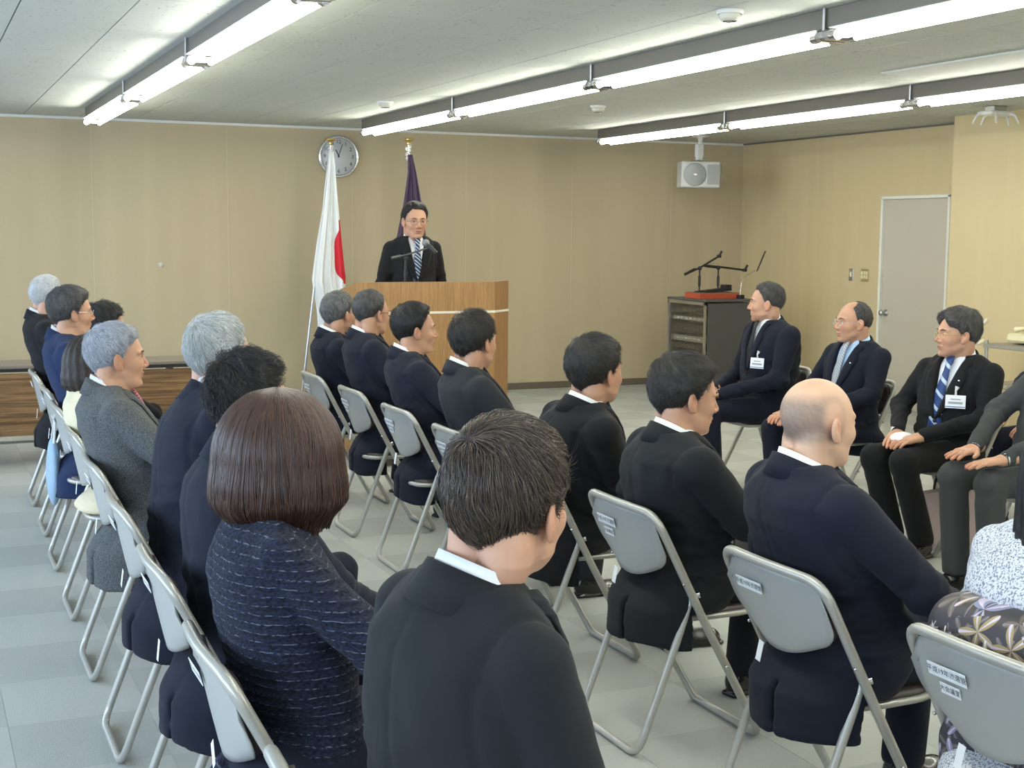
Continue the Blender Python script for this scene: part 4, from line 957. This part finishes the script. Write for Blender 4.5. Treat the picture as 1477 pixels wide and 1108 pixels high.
    # hair
    if hair is not None:
        hm, sm_ = HAIR[hairc]
        bb = ((-.17, -.165, -.25), (.12, .165, .17)) if hair['type'] == 'bob' else ((-.16, -.12, -.14), (.135, .12, .17))
        V, F = sdf_mesh(lambda P: hair_sdf(P, hair, w), *bb, hres*.95); ho = link('hair', npmesh('hair', V, F, hm), t); ho.matrix_local = MX
        if strands and hair['type'] == 'bob':
            rr_ = np.random.RandomState(seed); n_ = strands; K_ = 14; L_ = hair['len']; zz = np.concatenate([[-L_-.012, -L_, -L_*.8, -L_*.5], np.linspace(-.02, .138, 16), [.15]]); rr = np.concatenate([[.098, .113, .136, .139], .133*np.sqrt(np.maximum(0, 1-(np.linspace(0, .158, 16)/.158)**2.2)), [0]])
            az = rr_.rand(n_)*2*PI; az = az[np.abs((az+PI) % (2*PI)-PI) > .75]; n_ = len(az); q = np.linspace(0, 1, K_)
            zt_ = .137-.035*rr_.rand(n_)**2; ze = -L_+.010-.040*rr_.rand(n_)**1.5+.008*np.sin(az*7)
            Zs = zt_[:, None]+(ze-zt_)[:, None]*q[None]**1.25; Rr = np.interp(Zs, zz, rr)+.0010+.0055*rr_.rand(n_)[:, None]**2*(.4+q)+.002*np.sin(az*31)[:, None]*q
            Az = az[:, None]+(.10*np.sin(az*5+seed)[:, None]+.22*(rr_.rand(n_)-.5)[:, None])*q+.035*np.sin(q*5+az[:, None]*17)*q
            pts = np.stack([np.cos(Az)*Rr*hair.get('dx', 1)-.025, np.sin(Az)*Rr*hair.get('dy', 1.04), Zs], -1)
            cu_ = bpy.data.hair_curves.new('hair_strands'); cu_.add_curves([K_]*n_); cu_.points.foreach_set('position', pts.astype(f32).ravel()); cu_.points.foreach_set('radius', np.full(n_*K_, srad, f32)); cu_.materials.append(sm_)
            o = bpy.data.objects.new('hair_strands', cu_); COL.objects.link(o); o.parent = t; o.matrix_local = MX; o['kind'] = 'stuff'
        elif strands: add_strands(MX, 'hair_strands', t, V, F, strands, sl, srad, sm_, whorl, seed, lift, flow, 7, wavy)
    if face:
        for s_ in (1, -1):
            ey = MB(); ey.sphere((.0775, s_*.0315, .0015), (.0065, .0125, .0036), 12, 8, 0); ey.sphere((.0815, s_*.0315, .0018), (.0036, .0050, .0036), 10, 8, 1)
            ey.tube([(.0775, s_*.019, .0035), (.0845, s_*.029, .0062), (.0835, s_*.037, .0055), (.077, s_*.0445, .0025)], .0012, 6, mi=1); o = ey.obj('eye', [EYEW, EYED], t); o.matrix_local = MX
            o = MB().tube([(.0895, s_*.014, .021), (.0880, s_*.030, .026), (.0760, s_*.046, .022)], [.0028, .0034, .0018], 6).obj('eyebrow', BROWM[hairc] if hairc in BROWM else BROWM['black'], t); o.matrix_local = MX
        o = MB().tube([(.0885, -.021, -.0650), (.0935, -.008, -.0648), (.0935, .008, -.0648), (.0885, .021, -.0650)], .0011, 6).obj('mouth_line', mat('lip line', (.16, .06, .05), .6) if 'lip line' not in bpy.data.materials else bpy.data.materials['lip line'], t); o.matrix_local = MX
    if glasses:
        gm = {'silver': CHROME, 'black': BLACK, 'gold': BRASS, 'brown': BASEB}[glasses]; gr = .0011 if glasses != 'black' else .0016; g = MB()
        for s_ in (1, -1):
            g.tube([(.0995-.010*abs(math.cos(a))*(1 if s_*math.cos(a) > 0 else 0), s_*.034+.0215*math.copysign(abs(math.cos(a))**.75, math.cos(a)), -.003+.0155*math.copysign(abs(math.sin(a))**.75, math.sin(a))) for a in [2*PI*k/24 for k in range(24)]], gr, 6, closed=True)
            g.tube([(.089, s_*.056, .003), (.075, s_*.0745, .004), (.0, s_*.0825, .006), (-.022, s_*.082, -.008)], gr*1.15, 6)
        g.tube([(.0995, -.013, .001), (.103, 0, .004), (.0995, .013, .001)], gr, 6); o = g.obj('glasses', gm, t); o.matrix_local = MX
    # collars
    def band(name_, m, r0x, r0y, zc, h, tilt, gap, flare, par=t, th=.0025, cx_=-.012, close=1.0):
        nu = 40; V = []; F = []
        for i in range(nu+1):
            a = gap+(2*PI-2*gap)*i/nu
            for (rr, dz) in ((0, 0), (flare, -h), (flare+th, -h), (th, .001)):
                px = cx_+(r0x+rr)*math.cos(a); py = (r0y+rr)*math.sin(a); pz = zc+dz-tilt*(1+math.cos(a))*.5; px += max(0, pz-zs-.03)*.22
                V.append(bend((px, py, pz)))
        for i in range(nu):
            for k in range(4): l = (k+1) % 4; F.append((i*4+k, i*4+l, i*4+4+l, i*4+4+k))
        F += [(0, 3, 2, 1), (nu*4, nu*4+1, nu*4+2, nu*4+3)]
        return MB().add(V, F, True).obj(name_, m, par)
    if collar and not fem:
        def shf(P):
            q = unbend(P); cut = -.010-q[:, 0]-np.clip((P[:, 2]-zs)*9, 0, 1)*.25
            d = smax(torso(P, -.003), zs-.33-P[:, 2], .01); return smax(smax(d, P[:, 2]-(zs+.062), .01), cut, .003)
        sh = sdf_mesh(shf, (lo[0], -.3+min(0, sy), zs-.36), (hi[0], .3+max(0, sy), zs+.09), .011)
        so = link('shirt', npmesh('shirt', *sh, shirt), t)
        band('shirt_collar', shirt, .060, .0705, zs+.096, .050, .056, .16, .010, par=so)
        band('jacket_collar', suit, .071, .0815, zs+.084, .056, .062, .95, .026, th=.006, par=ja)
        # lapels laid on the chest
        vb = zs-.27
        for s_ in (1, -1):
            rows = []; n = 14
            for k in range(n+1):
                v = k/n; z = zs+.035-(zs+.035-vb)*v; yi = .064*(1-v)**.9+.003; wd = .062*math.sin(PI*min(1, (v*.75+.25)))**.7+.004
                if .18 < v < .27: wd *= .72
                yo = yi+wd*(.65+.35*min(1, v*3)); r_ = []
                for q in range(5):
                    yy = yi+(yo-yi)*q/4; zz = z+.018*(q/4)*(1-v); r_.append(bend((xs(zz, yy, .0185 if q in (1, 2, 3) else .012), s_*yy, zz)))
                rows.append(r_)
            V = [p for r_ in rows for p in r_]; F = [(a*5+b_, a*5+b_+1, (a+1)*5+b_+1, (a+1)*5+b_) for a in range(n) for b_ in range(4)]
            if s_ < 0: F = [f[::-1] for f in F]
            o = MB().add(V, F, True).obj('lapel', suit, ja); md = o.modifiers.new('s', 'SOLIDIFY'); md.thickness = .004; md.offset = -1
        MB().sphere(bend((xs(vb-.012, .004, .018), .004, vb-.012)), (.005, .010, .010), 12, 8).obj('button', BLACK, ja)
        if tie:
            tm = MB(); V = []; n = 16
            for k in range(n+1):
                v = k/n; z = zs+.048-v*.40; wd = np.interp(v, [0, .06, .12, .16, .5, 1], [.018, .021, .015, .014, .030, .042]); e = np.interp(v, [0, .06, .13, .2, 1], [.020, .024, .020, .014, .006])
                for yy in (-wd, 0, wd): V.append(bend((xs(z, yy, -.004)+e+(.004 if yy == 0 else 0), yy, z)))
            tm.add(V, [(a*3+b_, a*3+b_+1, a*3+b_+4, a*3+b_+3) for a in range(n) for b_ in range(2)], True)
            o = tm.obj('tie', tie, t); md = o.modifiers.new('s', 'SOLIDIFY'); md.thickness = .006
        if pin: MB().lathe([(0, 0), (.008, 0), (.007, .004), (0, .005)], 12, c=bend((xs(zs-.07, .085, .018), .085, zs-.07)), R=Matrix.Rotation(PI/2+tw, 3, 'Y')).obj('lapel_pin', CHROME, ja)
    if tagp:
        ty, tzz = tagp; P0 = bend((xs(tzz, ty, .024), ty, tzz)); a = math.atan2(ty, .25)*1.1+tw
        tg = MB().box((0, 0, 0), (.003, .098, .066)).obj('name_badge', PAPER, t, tuple(P0), (0, -.12, a))
        MB().box((.0022, 0, -.026), (.001, .096, .005)).obj('badge_stripe', mat('badge blue', (.12, .2, .45), .5) if 'badge blue' not in bpy.data.materials else bpy.data.materials['badge blue'], tg)
        for zz, ww in ((.012, .05), (-.006, .07)): MB().box((.002, .0, zz), (.0008, ww, .006 if zz > 0 else .011)).obj('print_line', mat('badge grey', (.35, .36, .4), .6) if 'badge grey' not in bpy.data.materials else bpy.data.materials['badge grey'], tg)
        MB().tube([(0, 0, .033), (.004, 0, .055), (.0, .006, .075)], [.006, .005, .012], 8).obj('badge_clip', WHITE, tg)
    if lanyard:
        MB().tube([bend((xs(z, yy, .016), yy, z)) for z, yy in ((zs+.01, .075), (zs-.08, .06), (zs-.2, .035), (zs-.26, .0), (zs-.2, -.035), (zs-.08, -.06), (zs+.01, -.075))], .0035, 6).obj('lanyard', mat('dark red cord', (.06, .015, .02), .6), t)
    P_ = Person(); P_.t = t; P_.zs = zs; P_.bend = bend; P_.xs = xs; P_.ja = ja; return P_
BROWM = {k: mat(k+' brow', c, .8) for k, c in (('black', (.02, .016, .014)), ('white', (.25, .24, .23)), ('silver', (.05, .045, .04)), ('iron', (.06, .055, .05)), ('salt', (.03, .027, .025)), ('softblack', (.02, .017, .015)))}
# ------------------------------------------------------------------ hair styles
def sty(**k):
    d = dict(type='short', zl=[.088, .080, .052, .002, .010, -.034, -.078, -.100], side=.008, top=.020); d.update(k); return d
H_SHORT = sty(); H_FULL = sty(side=.015, top=.028, zl=[.070, .066, .045, -.01, .004, -.045, -.090, -.108]); H_PART = sty(side=.012, top=.026, part=.03)
H_CROP = sty(side=.004, top=.018, zl=[.088, .082, .055, .005, .02, -.02, -.05, -.065])
H_THIN = sty(side=.006, top=.004, zl=[.135, .125, .075, .01, .015, -.028, -.06, -.08], bald=(.058, (.085, .058, .045)))
H_BANG = sty(side=.016, top=.028, zl=[.062, .040, .030, .0, .005, -.035, -.065, -.08], fringe=.006, gap=(.012, .030))
H_BOB = dict(type='bob', len=.136, dx=1., dy=1.02); H_BOBS = dict(type='bob', len=.115, dx=.9, dy=.86); H_CURL = sty(side=.018, top=.024, zl=[.06, .055, .04, -.02, -.02, -.06, -.10, -.11], rough=.005); H_LONG = dict(type='bob', len=.33, dx=.80, dy=.76)
def A(az): return math.radians(90-az)      # compass angle (0 = front wall, 90 = right wall) to rotation
GL, GM, GR = 'row of attendees along the left side', 'middle row of attendees', 'attendees facing them from the right'
CL_, CM_, CR_ = 'folding chairs of the left row', 'folding chairs of the middle row', 'folding chairs on the right side'
# chairs
Lc = [(.66, 8.49), (.65, 7.63), (.63, 6.84), (.61, 5.95), (.59, 5.12), (.57, 4.30), (.55, 3.50), (.53, 2.72), (.52, 1.94)]
Ln = ['farthest of the left row, under the white-haired man in black', 'second farthest of the left row, mostly hidden behind coats', 'under the man in the bright navy suit', 'under the woman in the cream top', 'under the man in the grey flannel jacket',
      'under the silver-haired man in dark navy, left row', 'with a bare seat edge showing, behind the wavy-haired man', 'behind the woman in the tweed jacket', 'nearest of the left row, only its backrest tip in frame']
for k, (x, y) in enumerate(Lc): chair('grey folding chair '+Ln[k], x, y, 0, CL_, 1, .1*(k % 3-1) if k != 7 else -.9)
Mc = [(2.17, 7.83), (2.16, 7.02), (2.13, 6.18), (2.11, 5.41), (2.08, 4.60), (2.05, 3.76), (2.02, 2.89), (1.99, 2.10)]
Mn = ['farthest of the middle row, under the grey-haired man', 'under the middle-row man with close-cropped sides and black glasses', 'under the man with side-parted black hair in profile', 'under the charcoal-suited man before the podium', 'half hidden behind the large foreground head',
      'with two stickers, under the bulky man in charcoal', 'under the bald man', 'nearest of the middle row, against the floral brocade']
for k, (x, y) in enumerate(Mc): chair('grey folding chair '+Mn[k], x, y, 0, CM_, 1 if k == 6 else 2, .05)
Rc = [(5.24, 7.34, 180), (5.24, 6.52, 180), (5.14, 5.54, 180), (5.02, 4.70, 180), (6.12, 5.60, 180)]
Rn = ['under the heavy man with the badge by the equipment cabinet', 'under the balding man in the pale blue shirt', 'under the man with badge and blue tie', 'at the right edge under the grey trousers', 'of the rear right row, hidden by the men in front']
for k, (x, y, a) in enumerate(Rc): chair('grey folding chair '+Rn[k], x, y, PI, CR_, 2)
chair('dark-backed folding chair behind the left table', .15, 10.45, -PI/2, 'spare chair', 0)

TW = -.20
# middle row, far to near
person('seated man with swept grey hair in dark navy suit, farthest in the middle row', 2.40, 7.83, A(84), (2.33, 7.785, 1.27), A(66), suit=C_NAVYK, hair=sty(side=.013, top=.020), hairc='iron', strands=2500, sl=.03, twist=TW, seed=11, group=GM, glasses='silver', tie=T_NAVY)
person('seated man with shaved sides and black glasses in dark navy suit, middle row', 2.39, 7.04, A(84), (2.33, 7.165, 1.307), A(70), suit=C_NAVYK, hair=H_CROP, hairc='salt', twist=TW, glasses='black', seed=12, group=GM, wide=1.04, tie=T_BLACK, strands=1800, sl=.012, lift=.002)
person('seated man in profile with neat side-parted black hair and navy-black suit', 2.36, 6.20, A(86), (2.31, 6.40, 1.268), A(97), suit=C_NAVYK, hair=H_PART, hairc='black', twist=TW, seed=13, group=GM, face=True, tie=T_NAVY, strands=3000, sl=.03, brow=(.02, .02, .02))
person('seated man in charcoal suit with tousled black hair in front of the podium', 2.34, 5.42, A(84), (2.27, 5.52, 1.277), A(66), suit=C_CHAR, hair=sty(side=.014, top=.024, rough=.003, zl=[.07, .066, .045, -.01, .005, -.04, -.08, -.098]), hairc='softblack', twist=TW, seed=14, group=GM, tie=T_NAVY, strands=4000, sl=.035, lift=.008)
person('seated man in black suit with thick black hair, behind the foreground head', 2.31, 4.60, A(84), (2.28, 4.38, 1.252), A(74), suit=C_BLACK, hair=H_FULL, hairc='softblack', twist=TW, seed=15, group=GM, wide=1.12, tie=T_NAVY, strands=4000, sl=.035)
person('broad man in dark charcoal suit leaning forward, face in profile, middle row', 2.28, 3.76, A(84), (2.26, 3.72, 1.238), A(100), hpitch=.12, suit=C_CHAR2, hair=H_FULL, hairc='softblack', twist=TW-.05, seed=16, group=GM, wide=1.16, face=True, jowl=1, w=1.05, strands=6000, sl=.035, knees=[(.44, .16, .49), (.40, -.14, .47)])
person('bald man with grey stubble in dark navy suit seated behind the folding chair back', 2.25, 2.89, A(84), (2.19, 2.93, 1.262), A(90), hpitch=.03, suit=C_NAVYK, hair=None, twist=TW-.05, seed=17, group=GM, wide=1.14, w=1.06, skin=(.60, .38, .26), hres=.0028, res=.0085, tie=T_NAVY,
       stubble=lambda V: np.clip((.085-V[:, 2]-.25*np.maximum(V[:, 0]+.02, 0))/.035, 0, 1)*np.clip((.030-V[:, 0])/.03, 0, 1)*np.clip((V[:, 2]+.055+.3*np.maximum(V[:, 0], 0)*0)/.02, 0, 1)*(1-np.clip((np.abs(V[:, 1])-.069)/.008, 0, 1)*np.exp(-(((V[:, 0]+.012)/.034)**4)))*(.62+.10*wob(V.astype(f32), 4, (300, 300, 300))), knees=[(.44, .14, .50), (.42, -.14, .50)])
# left row, far to near
person('white-haired man in black suit, farthest in the left row', .87, 8.49, A(80), (.78, 8.75, 1.345), A(62), suit=C_BLACK, hair=sty(side=.008, top=.016), hairc='white', twist=TW, seed=21, group=GL, strands=2500, sl=.025)
person('person with dark curly hair mostly hidden behind the man in bright navy', .90, 7.63, A(86), (.99, 7.75, 1.225), A(80), suit=C_BLACK, hair=H_CURL, hairc='black', twist=0, seed=22, group=GL, fem=True, glasses='black', strands=2000, sl=.03, lift=.01)
person('man in bright navy suit with thin glasses and black hair, left row', .84, 6.90, A(80), (.77, 7.35, 1.325), A(82), suit=C_NAVY, hair=H_FULL, hairc='salt', twist=TW-.1, seed=23, group=GL, glasses='silver', face=True, strands=3500, sl=.03, wide=1.05)
person('woman in cream top with dark bobbed hair, behind the grey-jacketed man', .82, 5.95, A(82), (.74, 6.20, 1.165), A(80), suit=C_CREAM, trous=C_BLACK, sleeves=C_BLACK, hair=H_BOBS, hairc='darkbrown', twist=TW, seed=24, group=GL, fem=True, skirt=True, tail=False)
person('elderly man in grey flannel jacket with lavender-grey hair and red tie', .79, 5.12, A(74), (.725, 5.36, 1.266), A(90), suit=C_GREY, hair=sty(side=.012, top=.021, zl=[.072, .07, .05, .0, .01, -.035, -.075, -.09]), hairc='silver', twist=TW-.1, seed=25, group=GL, face=True, tie=T_RED, strands=6000, sl=.03, hres=.0032, wide=1.05)
person('silver-haired man with black-armed glasses in dark navy suit, left row', .80, 4.24, A(74), (.905, 4.33, 1.358), A(66), suit=C_NAVYK, hair=sty(side=.014, top=.020, zl=[.095, .09, .062, .0, .005, -.04, -.08, -.10]), hairc='greywhite', twist=TW-.1, seed=26, group=GL, glasses='black', strands=7000, sl=.04, hres=.0032, wide=1.12)
person('man with wavy black hair and dark navy suit beside the brown-haired woman', .78, 3.45, A(74), (.825, 3.56, 1.295), A(76), hpitch=.06, suit=C_NAVYK, hair=sty(side=.012, top=.026, rough=.0035), hairc='black', twist=TW-.1, seed=27, group=GL, strands=8000, sl=.032, lift=.010, hres=.0032, wide=1.08)
person('woman with brown bobbed hair in navy tweed jacket seen from behind', .72, 2.70, A(70), (.725, 2.86, 1.283), A(34), hpitch=.0, suit=C_TWEED, trous=C_NAVYK, hair=H_BOB, hairc='brown', twist=TW-.25, seed=28, group=GL, fem=True, skirt=True, strands=15000, srad=.0007, res=.008, wide=1.06)
person('large foreground man in black suit seen from behind, brown-black hair with a whorl', .765, 1.88, A(76), (.81, 1.83, 1.350), A(58), shoff=(-.010, .010), hroll=.06, suit=C_CHAR2, hair=sty(side=.006, top=.017, zl=[.075, .07, .05, -.005, .012, -.038, -.088, -.108], rough=.0015), hairc='brownblack', twist=-.12, seed=29, group=GL, res=.0075, hres=.0026, strands=24000, sl=.048, srad=.0007, wide=.95, lift=.005, wavy=.8)
# right side, far to near
RX = lambda a, b_, c_: euler(a, b_, c_)
p = person('heavy man in dark navy suit with a name badge, turned to the speaker', 5.02, 7.26, PI-.10, (4.92, 7.18, 1.33), A(304), suit=C_NAVYK, hair=H_CROP, hairc='salt', twist=.0, seed=31, group=GR, face=True, tie=T_BLACK, wide=1.20, jowl=1, w=1.04, tagp=(.12, .83), strands=3000, sl=.015, lift=.004,
       arms=[((.10, .30, .74), (.38, .10, .64)), ((.05, -.30, .74), (.36, -.06, .64))], hands=[(0, (.395, .085, .635), RX(-.5, .2, 0), .45, .02), (1, (.38, -.04, .64), RX(.5, .2, 0), .45, .02)], watch=0, knees=[(.47, .10, .53), (.47, -.16, .53)])
person('thin balding man with silver glasses, pale blue shirt and lanyard', 5.00, 6.42, PI, (4.95, 6.35, 1.262), A(282), suit=C_NAVYK, shirt=C_BLUESHIRT, hair=H_THIN, hairc='salt', twist=.12, seed=32, group=GR, face=True, tie=T_GREY, glasses='silver', w=.95, lanyard=True, pin=True, strands=2500, sl=.02, lift=.002, wide=.98,
       arms=[((.05, .27, .74), (.36, .10, .62)), ((.05, -.27, .74), (.36, -.10, .62))], hands=[(0, (.37, .09, .605), RX(-.3, .15, 0), .3, .04), (1, (.37, -.09, .605), RX(.3, .15, 0), .3, .04)])
person('man with parted fringe, round glasses, blue striped tie and name badge', 4.90, 5.46, PI+.16, (4.86, 5.40, 1.262), A(286), suit=C_BLACK, hair=H_BANG, hairc='salt', twist=.12, seed=33, group=GR, face=True, tie=T_BLUE, glasses='gold', w=.97, ankles=[(.27, .07, .10), (.27, -.12, .10)], tagp=(.10, .80), pin=True, strands=4000, sl=.04, hres=.0032, res=.009, wide=.98,
       arms=[((.06, .27, .73), (.30, .085, .635)), ((.06, -.27, .73), (.30, -.09, .635))], hands=[(0, (.31, .075, .625), RX(-.35, .18, -.1), .28, .05), (1, (.31, -.075, .625), RX(.45, .18, .1), .28, .05)], knees=[(.44, .08, .51), (.44, -.11, .51)], whorl=(-.05, .0, .10))
person('seated person at the right edge, only grey trousers, hands and watch in frame', 4.80, 4.70, PI, (4.92, 4.70, 1.30), A(290), suit=C_TROU, trous=C_TROU, hair=H_SHORT, twist=.0, seed=34, group=GR, arms=[((.12, .25, .80), (.40, .17, .655)), ((.10, -.22, .80), (.34, -.10, .665))], wide=1.04, res=.009,
       hands=[(0, (.415, .165, .648), RX(-.42, .14, 0), .10, .14), (1, (.355, -.095, .655), RX(.15, .10, 0), .08, .13)], watch=0, ring=True, knees=[(.46, .13, .535), (.46, -.10, .535)])
person('seated person in black suit at the far right, only forearm and knee in frame', 5.92, 5.62, PI, (5.95, 5.62, 1.30), A(290), suit=C_NAVYK, hair=H_SHORT, twist=0, seed=35, group=GR, arms=[((.12, .26, .80), (.40, .15, .66)), ((.12, -.25, .80), (.40, -.12, .66))],
       hands=[(1, (.41, -.12, .64), RX(.1, .35, 0), .3, .05), (0, (.41, .14, .64), RX(-.1, .35, 0), .3, .05)])
# near right: woman in white haori with brocade obi
p = person('woman in speckled white coat and dark floral brocade at the lower right edge', 2.21, 2.13, A(86), (2.306, 2.181, 1.24), A(70), suit=C_HAORI, trous=C_FLORAL, hair=H_LONG, hairc='black', twist=-.1, seed=41, group=GM, fem=True, skirt=True, res=.008, wide=1.05, tail=False)
t = p.t
def obi(P):
    d = rbox(P, (-.065, 0, .77), (.115, .215, .075), .07); d = smin(d, rbox(P, (.02, 0, .60), (.13, .19, .16), .08), .05); d = smin(d, rbox(P, (-.065, 0, .44), (.07, .20, .12), .05), .05); return d+.003*wob(P, 5, (20, 20, 30))
V, F = sdf_mesh(obi, (-.30, -.28, .30), (.2, .28, .86), .009); link('obi', npmesh('obi', V, F, C_FLORAL), t)
cb = MB(); V = []; nu = 32
for i in range(nu+1):
    a = .5+(2*PI-1.0)*i/nu
    for rr, zz in ((.052, .065), (.062, .01), (.074, -.02), (.068, -.022), (.057, .01), (.046, .065)): V.append(p.bend(((rr+.004)*math.cos(a)-.012, (rr+.006)*math.sin(a), p.zs+.03+zz-.03*(1+math.cos(a))*.5)))
cb.add(V, [(i*6+k, i*6+(k+1) % 6, i*6+6+(k+1) % 6, i*6+6+k) for i in range(nu) for k in range(6)], True).obj('stand_collar', C_HAORI, p.ja)
# the speaker
person('speaker in black suit with striped tie and glasses standing behind the podium', 3.40, 9.55, -PI/2, (3.41, 9.47, 1.845), A(184), hpitch=.10, suit=C_BLACK, hair=sty(side=.010, top=.020, part=-.03), hairc='black', stand=True, arms=[((.02, .235, 1.23), (.10, .22, 1.00)), ((.02, -.235, 1.23), (.10, -.22, 1.00))], seed=51, face=True, tie=T_SPK, glasses='brown', hs=1.06, wide=.90, strands=2500, sl=.03, res=.009, hres=.0032)
# white face mask held on the lap
t = thing('face_mask', 'folded white face mask on the lap of the man with the blue tie', 'mask', (4.56, 5.42, .60), .3)
def mk(P): return ell(P, (0, 0, .012), (.075, .055, .030))+.002*wob(P, 3, (60, 60, 60))
V, F = sdf_mesh(mk, (-.1, -.08, -.03), (.1, .08, .06), .004); link('mask_body', npmesh('mask_body', V, F, PAPER), t)
MB().tube(arc([(.05, .04, .01), (.11, .06, .0), (.11, -.05, .0), (.05, -.04, .01)], .03), .0015, 6).obj('ear_loop', PAPER, t)
# bags
t = thing('tote_bag', 'pale pink tote bag with black handles under the badge man\'s chair', 'bag', (4.98, 5.55, 0), .2)
PINK = mat('dusty pink canvas', (.42, .34, .33), .8)
MB().prism([(-.17, -.07), (.17, -.07), (.17, .07), (-.17, .07)], .002, .30, tf=lambda v: (v[0]*(1+.25*v[2]/.3), v[1]*(1-.55*v[2]/.3), v[2])).obj('bag_body', PINK, t)
for s in (-1, 1): MB().tube(arc([(-.07, s*.03, .29), (-.06, s*.03, .36), (.06, s*.03, .36), (.07, s*.03, .29)], .04), .007, 8).obj('handle', BLACK, t)
t = thing('hung_bag', 'light blue cloth bag hanging on the chair behind the navy-suited man', 'bag', (.62, 6.98, 0))
def bg_(P): return ell(P, (0, 0, .43), (.035, .12, .17))+.003*wob(P, 3, (30, 30, 30))
V, F = sdf_mesh(bg_, (-.06, -.16, .22), (.06, .16, .64), .009); link('bag_body', npmesh('bag_body', V, F, mat('light blue cloth', (.30, .42, .55), .8)), t)
MB().tube([(0, -.06, .58), (.02, 0, .74), (0, .06, .58)], .006, 8).obj('strap', WHITE, t)
